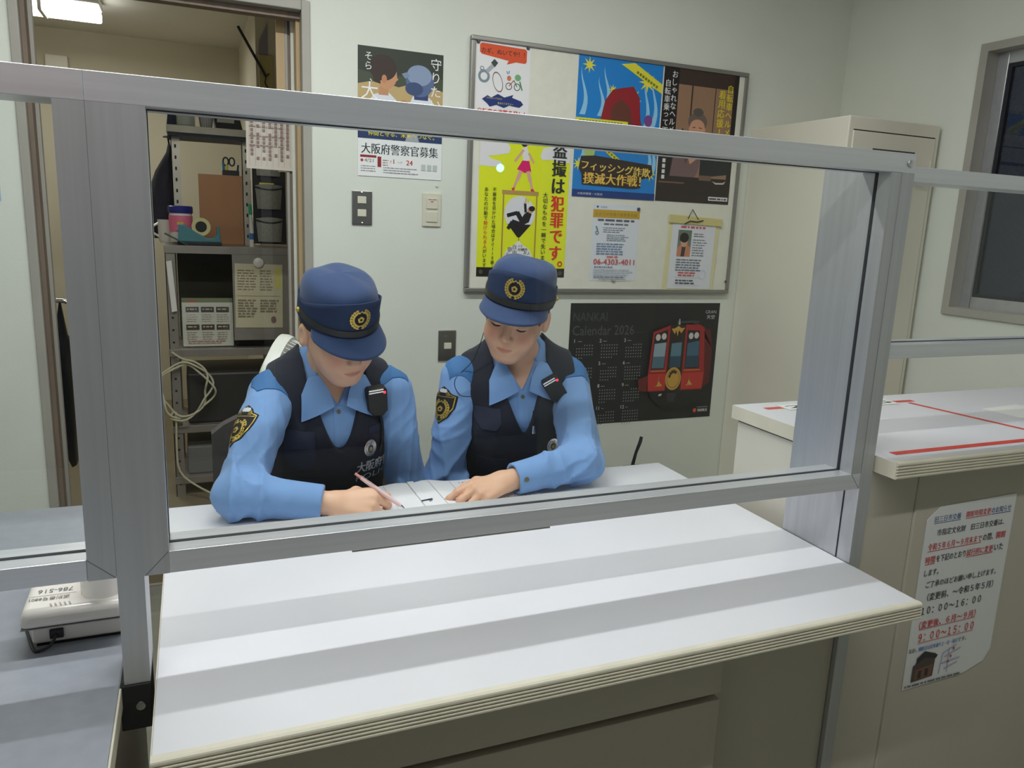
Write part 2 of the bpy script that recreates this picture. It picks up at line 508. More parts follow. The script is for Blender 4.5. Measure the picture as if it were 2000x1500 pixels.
# ------------------------------------------------------------------ the aluminium glazed screens
FY0, FY1, GY = 1.050, 1.117, 1.0835
ZB0, ZB1, ZT0, ZT1 = 0.876, 0.907, 1.471, 1.505
SCR = s = thing('glazed_screen', 'aluminium screen with a clear pane in front of the two officers', 'screen', (0.55, 1.08, 0.0))
bind(s, 'top_rail', MB().box(-0.1074, 1.2115, FY0, FY1, ZT0, ZT1), M_ALUH, bevel=0.0008)
bind(s, 'bottom_rail', MB().box(-0.0439, 1.1825, FY0, FY1, ZB0, ZB1), M_ALUH, bevel=0.0006)
bind(s, 'drip_strip', MB().box(0.20, 0.52, FY0 + 0.003, FY0 + 0.05, ZB0 - 0.004, ZB0 - 0.0005), mat('grey_strip', rgb(168, 166, 160), 0.5))
bind(s, 'sill_groove', MB().box(-0.044, 1.158, GY - 0.004, GY + 0.004, ZB1 - 0.001, ZB1 + 0.0006), M_GASKET)
bind(s, 'stile', MB().box(-0.0751, -0.044, FY0, FY1, ZB0, ZT0), M_ALUV)
bind(s, 'stile', MB().box(1.158, 1.1825, FY0 + 0.0004, FY1, ZB1 - 0.02, ZT0), M_ALUV, bevel=0.0008)
bind(s, 'gasket', MB().box(1.1572, 1.1582, GY - 0.0035, GY + 0.0035, ZB1, ZT0).box(-0.0442, -0.0432, GY - 0.0035, GY + 0.0035, ZB1, ZT0)
     .box(-0.044, 1.158, GY - 0.0035, GY + 0.0035, ZT0 - 0.001, ZT0 + 0.001), M_GASKET)
bind(s, 'pane', MB().box(-0.046, 1.160, GY - 0.0025, GY + 0.0025, ZB1 - 0.002, ZT0 + 0.002), M_GLASS)
bind(s, 'post', MB().box(1.1826, 1.2115, FY0 - 0.001, FY1, 0.0, ZT0).box(1.1826, 1.2115, FY1, 1.238, 0.0, 1.50), M_ALUV)
bind(s, 'post', MB().box(-0.1073, -0.0751, FY0, 1.13, 0.722, ZT0), M_ALUV)
bind(s, 'post_groove', MB().box(1.1819, 1.1828, GY - 0.0015, GY + 0.0015, 0.72, ZB0), M_GASKET)
bind(s, 'screw', MB().lathe([(0.0, 0.0), (0.006, 0.0005), (0.0055, 0.0025), (0, 0.0035)], n=14, c=(1.197, FY0 - 0.001, 1.488), A=[[1, 0, 0], [0, 0, -1], [0, 1, 0]]), M_CHROME, smooth=True)
bind(s, 'post_foot', MB().box(-0.113, -0.0755, 1.046, 1.12, 0.655, 0.7215), M_BLACK, bevel=0.001)
bind(s, 'foot_screw', MB().lathe([(0.0, 0.0), (0.0065, 0.0004), (0.006, 0.0022), (0, 0.003)], n=14, c=(-0.0885, 1.046, 0.690), A=[[1, 0, 0], [0, 0, -1], [0, 1, 0]]), M_STEEL, smooth=True)
s = thing('glazed_screen', 'aluminium screen with a clear pane above the grey telephone desk', 'screen', (-0.9, 1.08, 0.0))
bind(s, 'stile', MB().box(-0.1405, -0.1076, FY0, FY1, ZB0 + 0.002, ZT0), M_ALUV)
bind(s, 'top_rail', MB().box(-1.88, -0.1075, FY0, FY1, ZT0, ZT1), M_ALUH, bevel=0.0008)
bind(s, 'bottom_rail', MB().box(-1.88, -0.1408, FY0 + 0.001, FY1, ZB0 + 0.002, ZB1), M_ALUH, bevel=0.0012)
bind(s, 'sill_groove', MB().box(-1.85, -0.1405, GY - 0.004, GY + 0.004, ZB1 - 0.001, ZB1 + 0.0006), M_GASKET)
bind(s, 'pane', MB().box(-1.85, -0.139, GY - 0.0025, GY + 0.0025, ZB1 - 0.002, ZT0 + 0.001), M_GLASS)
def mitre(t, x0, z0, x1, z1):
    d_ = np.array((x1 - x0, 0, z1 - z0)) / 2; n_ = np.array((-d_[2], 0, d_[0])); n_ = n_ / np.linalg.norm(n_) * 0.00045
    bind(t, 'mitre_joint', MB().obox(((x0 + x1) / 2, FY0 - 0.0001, (z0 + z1) / 2), d_, n_, (0, 0.0002, 0)), mat('joint_grey', rgb(96, 98, 102), 0.5))
mitre(s, -0.109, ZB0 + 0.003, -0.1402, ZB1)
mitre(SCR, -0.073, ZB0 + 0.001, -0.0445, ZB1)
mitre(SCR, 1.181, ZB0 + 0.001, 1.1585, ZB1)
s = thing('glazed_screen', 'narrow aluminium screen with a low pane standing on the tall beige counter', 'screen', (1.9, 1.08, 0.94))
bind(s, 'top_rail', MB().box(1.2118, XR - 0.001, FY0 + 0.002, FY1, 1.457, 1.484), M_ALUH, bevel=0.0012)
bind(s, 'bottom_rail', MB().box(1.2118, XR - 0.001, FY0 + 0.002, FY1, 1.131, 1.158), M_ALUH, bevel=0.0012)
bind(s, 'sill_groove', MB().box(1.2125, XR - 0.002, GY - 0.004, GY + 0.004, 1.157, 1.1588), M_GASKET)
bind(s, 'pane', MB().box(1.2125, XR - 0.002, GY - 0.0025, GY + 0.0025, 1.156, 1.459), M_GLASS)
bind(s, 'post', MB().box(2.58, 2.61, FY0 + 0.003, FY1, 0.942, 1.131), M_ALUV)

# ------------------------------------------------------------------ counters
def ribbed(x0, x1, yf, ztop, th, n=4):
    """front edge band with n grooves, profile extruded along x"""
    dep, g = 0.012, 0.0026
    zt, zb = ztop + 0.0006, ztop - th
    prof = [(yf + dep, zt), (yf + 0.004, zt), (yf + 0.001, zt - 0.002), (yf, zt - 0.004)]
    step = (th - 0.010) / n
    z = zt - 0.007
    for i in range(n):
        prof += [(yf, z), (yf + g, z - 0.0012), (yf + g, z - 0.0026), (yf, z - 0.0038)]
        z -= step
    prof += [(yf, zb + 0.003), (yf + 0.003, zb), (yf + dep, zb)]
    return MB().prism(prof, x1 - x0, o=(x0, 0, 0), u=(0, 1, 0), v=(0, 0, 1), nrm=(1, 0, 0))
K = 0.72
c = thing('counter_desk', 'white counter desk with a ribbed cream front edge under the screen', 'counter', (0.55, 1.3, 0))
bind(c, 'worktop', MB().box(-0.068, 1.1806, 0.889, 1.731, K - 0.032, K), M_TOP, bevel=0.0015)
bind(c, 'edge_band', ribbed(-0.069, 1.1812, 0.877, K, 0.032), M_EDGE)
bind(c, 'side_edge', MB().box(-0.0692, -0.068, 0.889, 1.731, K - 0.031, K - 0.0005), M_EDGE)
bind(c, 'side_edge', MB().box(1.1806, 1.1816, 0.889, 1.04, K - 0.031, K - 0.0005), M_EDGE)
bind(c, 'front_panel', MB().box(-0.06, 0.856, 1.00, 1.02, 0.535, K - 0.032), M_BEIGE, bevel=0.001)
bind(c, 'lower_panel', MB().box(-0.06, 0.856, 1.00, 1.02, 0.0, 0.522), M_BEIGE, bevel=0.001)
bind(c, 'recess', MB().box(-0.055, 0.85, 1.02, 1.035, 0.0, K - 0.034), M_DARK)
bind(c, 'side_panel', MB().box(-0.06, -0.04, 1.04, 1.70, 0.0, K - 0.032), M_BEIGE)
bind(c, 'back_filler', MB().box(0.856, 1.1815, 1.06, 1.075, 0.0, K - 0.032), M_BEIGE)
h = thing('tall_counter', 'tall beige counter with a white top, beside the glazed screen', 'counter', (1.9, 1.25, 0))
HZ = 0.94
bind(h, 'worktop', MB().box(1.2195, XR - 0.001, 1.012, 1.4895, HZ - 0.034, HZ), M_TOP, bevel=0.0015)
bind(h, 'edge_band', ribbed(1.2195, XR - 0.001, 1.0, HZ, 0.034), M_EDGE)
bind(h, 'side_edge', MB().box(1.2183, 1.2195, 1.003, 1.4895, HZ - 0.033, HZ - 0.0005), M_EDGE)
bind(h, 'front_panel', MB().box(1.350, XR - 0.001, 1.052, 1.068, 0.0, HZ - 0.034), M_BEIGE, bevel=0.004)
bind(h, 'corner_panel', MB().box(1.2125, 1.3485, 1.054, 1.068, 0.0, HZ - 0.034), M_BEIGE, bevel=0.003)
bind(h, 'gap_shade_strip', MB().box(1.2275, 1.24, 1.07, 1.474, HZ - 0.0385, HZ - 0.034), M_DARK)  # dark strip filling the gap under the worktop, its shade put in as colour
bind(h, 'side_panel', MB().box(1.2285, 1.245, 1.068, 1.475, 0.0, HZ - 0.0385), mat('white_panel', rgb(222, 216, 204), 0.5, var=0.02), bevel=0.001)
bind(h, 'back_panel', MB().box(1.245, XR - 0.001, 1.46, 1.475, 0.0, HZ - 0.036), M_BEIGE)
dk = thing('telephone_desk', 'grey laminate desk carrying the white telephone', 'desk', (-0.9, 1.3, 0))
bind(dk, 'worktop', MB().box(-1.87, -0.1135, 0.45, 1.80, K - 0.03, K), M_GREYTOP, bevel=0.002)
bind(dk, 'edge_band', MB().box(-0.1135, -0.1105, 0.45, 1.80, K - 0.03, K + 0.0004), M_EDGE, bevel=0.001)
bind(dk, 'side_panel', MB().box(-0.16, -0.14, 0.55, 1.75, 0.0, K - 0.03), M_BEIGE)
bind(dk, 'leg_panel', MB().box(-1.87, -1.85, 0.5, 1.75, 0.0, K - 0.03), M_BEIGE)

# red marking tape and slips on the tall counter
M_TAPE = mat('red_tape', rgb(214, 78, 66), 0.5, var=0.12, vscale=40)
def tape(pts, wd, z, label):
    mb = MB()
    for (a, b) in zip(pts[:-1], pts[1:]):
        a, b = np.array(a), np.array(b); d = (b - a) / np.linalg.norm(b - a); n = np.array([-d[1], d[0]]) * wd / 2
        q = [a - n, b - n, b + n, a + n]
        mb.add([(p[0], p[1], z) for p in q] + [(p[0], p[1], z + 0.0005) for p in q], [(3, 2, 1, 0), (4, 5, 6, 7), (0, 1, 5, 4), (1, 2, 6, 5), (2, 3, 7, 6), (3, 0, 4, 7)])
    return tag(mb.build('marking_tape', M_TAPE), label, 'tape', 'red marking tape on the tall counter')
tape([(1.262, 1.052), (2.3, 1.052)], 0.018, HZ + 0.0002, 'red tape strip along the front edge of the tall counter')
tape([(1.645, 1.418), (1.745, 1.418)], 0.016, HZ + 0.0002, 'short red tape strip at the back of the tall counter beyond the post')
tape([(1.712, 1.40), (1.752, 1.10)], 0.012, HZ + 0.0004, 'red tape strip running front to back across the tall counter')
tape([(1.272, 1.433), (1.352, 1.433)], 0.017, HZ + 0.0002, 'short red tape strip near the left back corner of the tall counter')
def slip(o, u, v, wd, hg, body, label, size=0.02):
    t = thing('paper_slip', label, 'paper slip', o)
    sh = Sheet(o, u, v)
    bind(t, 'sheet', MB().prism([(0, 0), (wd, 0), (wd, hg), (0, hg)], 0.0006, o=o, u=sh.u, v=sh.v, nrm=sh.n), paper((240, 240, 236)))
    sh.lay = 0.0007
    if body: sh.text(body, wd * 0.1, hg * 0.25, size, (30, 30, 30), width=wd * 0.8, height=hg * 0.5)
    sh.finish(t)
    return t
slip((1.322, 1.405, HZ + 0.0008), (1, 0.02, 0), (0, 1, 0), 0.13, 0.05, '20', 'white paper slip on the tall counter between the locker and the aluminium post', 0.03)
slip((1.60, 1.395, HZ + 0.0008), (1, 0, 0), (0, 1, 0), 0.075, 0.05, '5', 'small white paper slip touching the red tape behind the aluminium post', 0.03)
tag(MB().prism([(0, 0), (.15, .015), (.14, .115), (-.01, .10)], 0.0006, o=(1.86, 1.20, HZ + 0.0002), u=(1, 0, 0), v=(0, 1, 0), nrm=(0, 0, 1)).build('paper_sheet', paper((240, 240, 236))), 'blank white paper sheet lying beside the red tape on the tall counter', 'paper')

# ------------------------------------------------------------------ tall locker in the corner
L = thing('tall_locker', 'tall cream steel locker in the corner behind the tall counter', 'locker', (2.42, 2.45, 0))
LX0, LX1, LY0, LZ = 2.184, 2.636, 2.195, 1.784
bind(L, 'body', MB().box(LX0, LX1, LY0, YB - 0.002, 0.0, LZ), M_LOCKER, bevel=0.004)
dr = bind(L, 'door', MB().box(LX0 + 0.022, LX1 - 0.022, LY0 - 0.004, LY0 + 0.002, 0.06, LZ - 0.05), M_LOCKER, bevel=0.0015)
sub(dr, 'card_slot', MB().box(LX0 + 0.12, LX0 + 0.33, LY0 - 0.0055, LY0 - 0.0035, LZ - 0.118, LZ - 0.106), mat('slot_shadow', rgb(70, 62, 54), 0.8))
sub(dr, 'handle', MB().box(LX1 - 0.115, LX1 - 0.055, LY0 - 0.02, LY0 - 0.003, LZ - 0.215, LZ - 0.195), M_BLACK, bevel=0.003)
bind(L, 'door_gap', MB().box(LX0 + 0.022, LX1 - 0.022, LY0 - 0.0005, LY0 + 0.0005, LZ - 0.0505, LZ - 0.0455).box(LX1 - 0.0222, LX1 - 0.018, LY0 - 0.0005, LY0 + 0.0005, 0.06, LZ - 0.05), M_DARK)
bind(L, 'label_holder', MB().box(LX1 - 0.035, LX1 - 0.025, LY0 - 0.007, LY0 - 0.003, LZ - 0.20, LZ - 0.13), M_CREAMP)
# ------------------------------------------------------------------ notice board and papers on the back wall
M_BOARD = mat('board_face', rgb(232, 231, 218), 0.6, var=0.03, vscale=30, bump=0.2, bscale=500, bdist=0.0005)
M_BFRAME = mat('board_frame', rgb(150, 148, 144), 0.35, 0.6)
U, V = (1, 0, 0), (0, 0, 1)
BX0, BX1, BZ0, BZ1, BY = 0.932, 2.130, 1.101, 1.996, 2.712
bd = thing('notice_board', 'wide cream notice board with a grey frame on the back wall', 'notice board', (1.53, YB, 1.1))
bind(bd, 'face', MB().box(BX0 + 0.01, BX1 - 0.01, BY, YB - 0.001, BZ0 + 0.01, BZ1 - 0.01), M_BOARD)
for nm, b in (('frame_bar', (BX0, BX1, BZ1 - 0.016, BZ1)), ('frame_bar', (BX0, BX1, BZ0, BZ0 + 0.016)),
              ('frame_bar', (BX0, BX0 + 0.016, BZ0 + 0.016, BZ1 - 0.016)), ('frame_bar', (BX1 - 0.016, BX1, BZ0 + 0.016, BZ1 - 0.016))):
    bind(bd, nm, MB().box(b[0], b[1], BY - 0.008, YB - 0.0005, b[2], b[3]), M_BFRAME, bevel=0.003)

def poster(name, label, x0, z0, wd, hg, y, base, thick=0.0006, cat='poster', skew=0.0):
    """sheet on the wall; returns thing and a Sheet to print on (origin lower left)"""
    t = thing(name, label, cat, (x0, y, z0))
    u = (math.cos(skew), 0, math.sin(skew)); v = (-math.sin(skew), 0, math.cos(skew))
    bind(t, 'sheet', MB().prism([(0, 0), (wd, 0), (wd, hg), (0, hg)], thick, o=(x0, y, z0), u=u, v=v, nrm=(0, 1, 0)), paper(base))
    sh = Sheet((x0, y, z0), u, v)
    return t, sh

# recruiting poster on the wall
t, p = poster('recruiting_poster', 'poster of two children in white jerseys, taped to the bare wall above the switches', 0.539, 1.498, 0.298, 0.421, YB - 0.0012, (244, 245, 246))
H, Wd = 0.421, 0.298
p.rect(0, 0.125, Wd, H, (92, 96, 78))
p.rect(0, 0.125, Wd, 0.31, (196, 170, 118))
p.poly([(0, .30), (.06, .315), (.14, .30), (.2, .32), (.298, .30), (.298, .421), (0, .421)], (70, 78, 62))
p.poly([(0, .345), (.10, .33), (.22, .35), (.298, .34), (.298, .421), (0, .421)], (52, 60, 50))
# left child
p.poly([(0.02, .18), (.03, .24), (.055, .27), (.10, .285), (.135, .255), (.15, .18)], (226, 230, 240))
p.poly([(0.07, .27), (.075, .305), (.105, .30), (.105, .27)], (198, 146, 108))
p.ell(.098, .335, .036, .045, (206, 152, 114))
p.poly([(.128, .338), (.139, .325), (.128, .315)], (206, 152, 114))
p.ell(.085, .358, .048, .042, (58, 44, 38)); p.poly([(.04, .36), (.055, .31), (.078, .305), (.07, .36)], (58, 44, 38))
p.ell(.09, .322, .009, .014, (196, 138, 100))
# right child with a blue helmet
p.poly([(.155, .17), (.175, .24), (.19, .275), (.25, .275), (.285, .235), (.290, .17)], (232, 236, 244))
p.rect(.195, .265, .245, .285, (48, 66, 120))
p.ell(.215, .325, .050, .050, (88, 108, 150)); p.ell(.213, .345, .044, .034, (140, 158, 190))
p.poly([(.163, .33), (.150, .345), (.168, .352), (.18, .34)], (128, 146, 178)); p.ell(.195, .30, .032, .022, (60, 80, 124))
p.ell(.16, .24, .017, .020, (196, 140, 104))
# seated pair in dark blue lower down
p.rect(0, .125, Wd, .19, (46, 60, 92))
p.poly([(0, .125), (0, .19), (.04, .215), (.085, .205), (.13, .16), (.16, .125)], (36, 56, 104))
p.poly([(.16, .125), (.175, .18), (.22, .205), (.298, .215), (.298, .125)], (38, 60, 108))
p.poly([(.10, .205), (.13, .165), (.16, .150), (.175, .195), (.155, .215)], (222, 226, 232))
p.poly([(.165, .20), (.19, .212), (.225, .205), (.215, .185), (.185, .178)], (214, 164, 132))
p.poly([(.165, .125), (.18, .17), (.20, .17), (.215, .125)], (170, 176, 186))
p.vtext('そら、', .036, .405, .030, (248, 248, 248)); p.vtext('大', .040, .312, .062, (248, 248, 248)); p.vtext('阪。', .040, .24, .042, (248, 248, 248))
p.vtext('守りたい', .272, .408, .042, (248, 248, 248), pitch=1.06); p.vtext('？', .275, .215, .026, (248, 248, 248))
p.text('仲間と守る、未来へつなぐ。', .035, .137, .018, (240, 226, 40), width=.235, height=.017, bold=.01)
p.rect(0, 0, Wd, .120, (245, 246, 247))
p.text('大阪府警察官募集', .012, .078, .036, (52, 58, 66), width=.272, height=.035, bold=.02)
p.rect(.008, .062, .064, .070, (150, 40, 44)); p.rect(.068, .032, .081, .067, (150, 40, 44))
p.text('4/21', .022, .047, .014, (90, 70, 70), width=.032, height=.011); p.ell(.014, .052, .005, .005, (200, 60, 60))
p.text('7', .112, .047, .012, (160, 50, 50)); p.text('1', .124, .046, .022, (190, 44, 44), bold=.02); p.text('～7', .138, .047, .011, (120, 80, 80))
p.text('24', .170, .044, .024, (190, 44, 44), bold=.02)
p.lines(.086, .054, .022, 3, .008, .003, (150, 120, 120)); p.lines(.01, .032, .055, 3, .008, .0025, (140, 140, 146)); p.lines(.088, .030, .125, 3, .008, .0025, (150, 150, 156))
for k in range(3): p.rect(.224 + k * .021, .030, .239 + k * .021, .050, (196, 206, 206))
p.finish(t)
for (cx, cz) in ((0.545, 1.915), (0.83, 1.915)):
    pass

def magnet(x, z, col, r=0.008, label=''):
    o = MB().lathe([(0, 0), (r, 0), (r, 0.004), (r * 0.8, 0.006), (0, 0.0065)], n=14, c=(x, BY - 0.0014, z), A=[[1, 0, 0], [0, 0, -1], [0, 1, 0]]).build('magnet', mat('magnet_%d%d%d' % col, rgb(*col), 0.4), smooth=True)
    return tag(o, label, 'magnet')

# bicycle key poster (top left of the board)
t, p = poster('bicycle_lock_poster', 'white poster with an orange speech bubble and a bicycle lock on the notice board', 0.953, 1.690, 0.207, 0.293, BY - 0.0012, (240, 240, 242))
p.poly([(.012, .278), (.02, .285), (.185, .281), (.192, .275), (.192, .238), (.186, .232), (.15, .233), (.115, .222), (.122, .235), (.02, .248), (.012, .255)], (226, 84, 40))
p.text('カギ、ぬいてや！！', .018, .253, .020, (50, 30, 30), width=.165, height=.019, bold=.015)
p.ring(.030, .175, .013, .022, (130, 146, 160)); p.ring(.022, .2, .005, .008, (130, 146, 160)); p.line(.022, .19, .024, .197, .012, (130, 146, 160))
p.poly([(.035, .196), (.062, .222), (.072, .212), (.045, .186)], (176, 182, 186)); p.poly([(.055, .222), (.068, .236), (.082, .224), (.070, .208)], (60, 72, 70))
p.ring(.083, .160, .0165, .0185, (130, 84, 84), sy=1.9, rot=.3)
p.ring(.126, .150, .010, .0125, (60, 70, 80)); p.ring(.158, .150, .010, .0125, (60, 70, 80)); p.line(.126, .150, .145, .172, .003, (190, 80, 60)); p.line(.145, .172, .158, .150, .003, (60, 130, 80))
p.ell(.126, .177, .008, .009, (214, 120, 80)); p.ell(.160, .182, .012, .011, (120, 180, 130)); p.line(.168, .17, .178, .14, .005, (80, 150, 90)); p.line(.116, .20, .121, .19, .003, (60, 130, 190)); p.line(.126, .202, .124, .192, .003, (60, 130, 190))
p.poly([(.025, .098), (.045, .112), (.06, .106), (.085, .120), (.11, .110), (.145, .122), (.14, .112), (.175, .103), (.185, .092), (.17, .080), (.13, .084), (.11, .074), (.08, .082), (.055, .074), (.045, .084)], (28, 52, 120))
p.text('カギかかってるのに', .042, .101, .009, (226, 220, 110), width=.06, height=.007); p.text('盗まれてますよ～', .085, .086, .009, (226, 220, 110), width=.062, height=.007)
p.text('自転車の盗難多発！！', .010, .052, .018, (222, 52, 44), width=.182, height=.017, bold=.02)
p.lines(.012, .034, .17, 3, .013, .006, (80, 80, 84))
p.finish(t)
magnet(0.958, 1.976, (70, 72, 76), .006, 'dark round magnet at the top left corner of the white bicycle poster')
magnet(1.148, 1.976, (70, 72, 76), .006, 'dark round magnet at the top right corner of the white bicycle poster')

# yellow warning poster
t, p = poster('warning_poster', 'tall yellow warning poster with a pink skirted figure and hourglass on the notice board', 0.976, 1.160, 0.364, 0.515, BY - 0.0012, (234, 242, 36))
p.rect(0, 0, .364, .034, (30, 28, 28)); p.ell(.018, .017, .008, .008, (90, 80, 70)); p.ell(.346, .016, .008, .008, (90, 80, 70))
p.poly([(0, .515), (0, .40), (.06, .398), (.085, .405), (.085, .418), (.05, .425), (.03, .435), (.07, .44), (.115, .45), (.12, .47), (.10, .49), (.06, .50), (.05, .515)], (236, 234, 238))
p.poly([(.24, .445), (.25, .435), (.30, .437), (.30, .43), (.364, .43), (.364, .515), (.31, .515), (.29, .485), (.25, .475)], (236, 234, 238))
# walking woman
SK = (226, 176, 160)
p.poly([(.165, .47), (.185, .478), (.198, .44), (.192, .425), (.172, .425)], (238, 234, 236))
p.line(.172, .465, .138, .422, .009, SK); p.line(.192, .455, .215, .420, .008, SK)
p.ell(.180, .492, .013, .016, SK); p.ell(.174, .494, .015, .018, (40, 32, 32)); p.rect(.182, .484, .193, .50, SK)
p.poly([(.168, .427), (.196, .427), (.206, .39), (.180, .383), (.148, .395)], (226, 26, 110))
p.line(.165, .39, .150, .355, .014, SK); p.line(.150, .358, .137, .325, .009, SK); p.line(.193, .39, .203, .355, .014, SK); p.line(.203, .358, .213, .325, .009, SK)
p.poly([(.128, .325), (.142, .33), (.140, .312), (.133, .318)], (222, 60, 70)); p.poly([(.206, .325), (.216, .328), (.228, .312), (.208, .316)], (222, 60, 70))
# frame and hourglass
p.rect(.092, .303, .240, .318, (190, 154, 90)); p.rect(.096, .034, .101, .303, (180, 140, 70)); p.rect(.231, .034, .236, .303, (180, 140, 70))
p.ell(.166, .235, .062, .064, (230, 230, 236)); p.poly([(.116, .198), (.216, .198), (.172, .150), (.160, .150)], (230, 230, 236))
p.poly([(.118, .196), (.16, .148), (.17, .148), (.214, .196)], (34, 30, 32))
p.poly([(.175, .19), (.205, .205), (.215, .235), (.205, .248), (.185, .235), (.165, .205)], (36, 32, 34))
p.ell(.210, .250, .013, .012, (214, 160, 130)); p.ell(.215, .255, .013, .010, (30, 26, 28)); p.line(.190, .24, .186, .275, .010, (36, 32, 34)); p.line(.186, .272, .190, .292, .006, (220, 180, 160))
p.line(.182, .198, .155, .240, .018, (36, 32, 34)); p.line(.157, .238, .115, .226, .014, (36, 32, 34)); p.line(.172, .195, .135, .205, .017, (36, 32, 34)); p.line(.137, .205, .120, .178, .013, (36, 32, 34))
p.ell(.198, .283, .006, .006, (236, 224, 70)); p.line(.166, .148, .166, .130, .002, (40, 40, 40)); p.ell(.166, .128, .003, .004, (30, 30, 30))
p.ell(.166, .073, .057, .048, (236, 236, 238)); p.poly([(.113, .09), (.166, .136), (.219, .09)], (236, 236, 238))
for (ch, a, b, sz) in (('夢', .122, .092, .022), ('自', .143, .104, .020), ('由', .143, .084, .020), ('人生', .164, .112, .010), ('経験', .164, .098, .012), ('信', .160, .072, .016), ('友', .187, .086, .016), ('人', .203, .084, .013), ('未来', .172, .070, .014), ('金', .190, .054, .017), ('仕事', .122, .062, .018), ('恋', .116, .080, .011), ('家族', .184, .100, .010), ('お', .176, .054, .015), ('信頼', .150, .052, .014)):
    p.text(ch, a, b, sz, (52, 52, 56), bold=.01)
p.poly([(.116, .056), (.135, .05), (.16, .058), (.19, .05), (.214, .056), (.205, .040), (.166, .028), (.128, .040)], (60, 60, 62))
p.vtext('盗撮は', .320, .508, .066, (28, 26, 26), pitch=1.0, bold=.035, sx=.92); p.vtext('犯罪です', .320, .310, .062, (226, 44, 30), pitch=1.0, bold=.035, sx=.92); p.ring(.342, .052, .006, .0105, (226, 60, 30))
p.vtext('大切なものを一瞬で失います', .268, .318, .0208, (36, 34, 32), bold=.012)
p.vtext('不審者を見かけた場合はすぐ110番！', .062, .325, .0162, (36, 34, 32), bold=.01); p.vtext('あなたの行動で', .030, .325, .0168, (36, 34, 32), bold=.01)
p.vtext('助けられる人', .030, .205, .0168, (222, 50, 40), bold=.01); p.vtext('がいます。', .030, .102, .0168, (36, 34, 32), bold=.01)
p.finish(t)

# blue campaign poster (cartoon figures left out)
t, p = poster('campaign_poster', 'bright blue poster with yellow tape bands and gold lettering on the notice board', 1.355, 1.471, 0.368, 0.513, BY - 0.0012, (24, 132, 214))
def flame(a, b, h, c=(150, 206, 240), wd=.012):
    pts = []
    for k in range(9):
        q = k / 8; pts.append((a + .012 * math.sin(q * 5) - wd * (1 - q), b + q * h))
    for k in range(8, -1, -1):
        q = k / 8; pts.append((a + .012 * math.sin(q * 5) + wd * (1 - q), b + q * h))
    p.poly(pts, c)
for (a, b, h) in ((.025, .30, .17), (.10, .30, .14), (.122, .33, .15), (.30, .26, .20), (.335, .28, .18), (.345, .10, .14), (.03, .13, .13), (.325, .11, .12)): flame(a, b, h)
def burst(a, b, r, c=(236, 226, 70), n=8):
    p.poly([(a + (r if k % 2 == 0 else r * .35) * math.cos(PI * k / n), b + (r if k % 2 == 0 else r * .35) * math.sin(PI * k / n)) for k in range(2 * n)], c)
for (a, b, r) in ((.045, .478, .03), (.23, .37, .05), (.30, .44, .04), (.345, .24, .03), (.02, .12, .025), (.34, .10, .03), (.07, .20, .03), (.15, .40, .02)): burst(a, b, r)
p.poly([(.03, .24), (.10, .27), (.12, .36), (.15, .40), (.19, .41), (.24, .42), (.27, .38), (.28, .30), (.30, .24)], (150, 32, 40)); p.poly([(.14, .25), (.15, .34), (.19, .37), (.23, .34), (.25, .25)], (104, 56, 44)); p.ell(.255, .225, .045, .040, (206, 84, 36)); p.ell(.065, .172, .024, .030, (176, 200, 110)); p.ell(.315, .30, .018, .022, (126, 70, 140))
p.poly([(.18, .495), (.368, .405), (.368, .44), (.24, .505)], (230, 222, 60)); [p.line(.250 + k * .0125, .474 - k * .0061, .259 + k * .0125, .4696 - k * .0061, .010, (120, 128, 40)) for k in range(8)]
p.rect(0, .265, .225, .289, (230, 226, 60)); [p.rect(.014 + k * .0135, .2715, .0245 + k * .0135, .2825, (120, 128, 40)) for k in range(14)]
p.poly([(.085, .205), (.10, .213), (.225, .130), (.212, .118)], (226, 216, 60)); [p.line(.108 + k * .0125, .198 - k * .0082, .116 + k * .0125, .1927 - k * .0082, .008, (120, 128, 40)) for k in range(8)]
p.poly([(.022, .105), (.03, .15), (.09, .155), (.345, .135), (.352, .10), (.335, .085), (.30, .08), (.30, .045), (.27, .04), (.04, .045), (.035, .085)], (52, 36, 34))
p.text('フィッシング詐欺', .034, .105, .036, (240, 206, 96), width=.305, height=.034, bold=.03, rot=-.05)
p.text('撲滅大作戦！', .045, .053, .042, (240, 196, 84), width=.255, height=.042, bold=.03, rot=.0)
p.rect(0, 0, .368, .026, (22, 58, 128)); p.text('大阪府警察・大阪府', .022, .008, .009, (220, 226, 236), width=.11, height=.009)
p.finish(t)

# helmet poster
t, p = poster('helmet_poster', 'dark poster of a smiling seated man with yellow lettering, beside the blue poster', 1.729, 1.472, 0.358, 0.509, BY - 0.0012, (40, 32, 30))
p.rect(.07, .10, .335, .45, (156, 122, 96)); p.rect(.07, .45, .335, .509, (64, 48, 42)); p.rect(0, 0, .07, .509, (30, 24, 24))
for a in (.132, .135, .245): p.rect(a, .16, a + .004, .45, (66, 48, 40))
p.rect(.10, .275, .107, .285, (50, 36, 30))
p.poly([(.20, .22), (.22, .26), (.34, .25), (.345, .12), (.20, .10)], (36, 38, 40))
p.poly([(.052, .06), (.07, .19), (.11, .235), (.17, .24), (.205, .19), (.19, .12), (.15, .06)], (122, 96, 96)); p.poly([(.10, .235), (.13, .15), (.165, .24)], (90, 68, 70))
p.ell(.172, .285, .040, .052, (208, 154, 124)); p.ell(.172, .315, .046, .036, (112, 96, 86)); p.ell(.172, .295, .036, .030, (208, 154, 124)); p.ell(.172, .352, .025, .016, (92, 84, 80)); p.ell(.17, .262, .015, .006, (240, 226, 220)); p.line(.15, .292, .163, .294, .003, (60, 44, 40)); p.line(.18, .294, .195, .292, .003, (60, 44, 40))
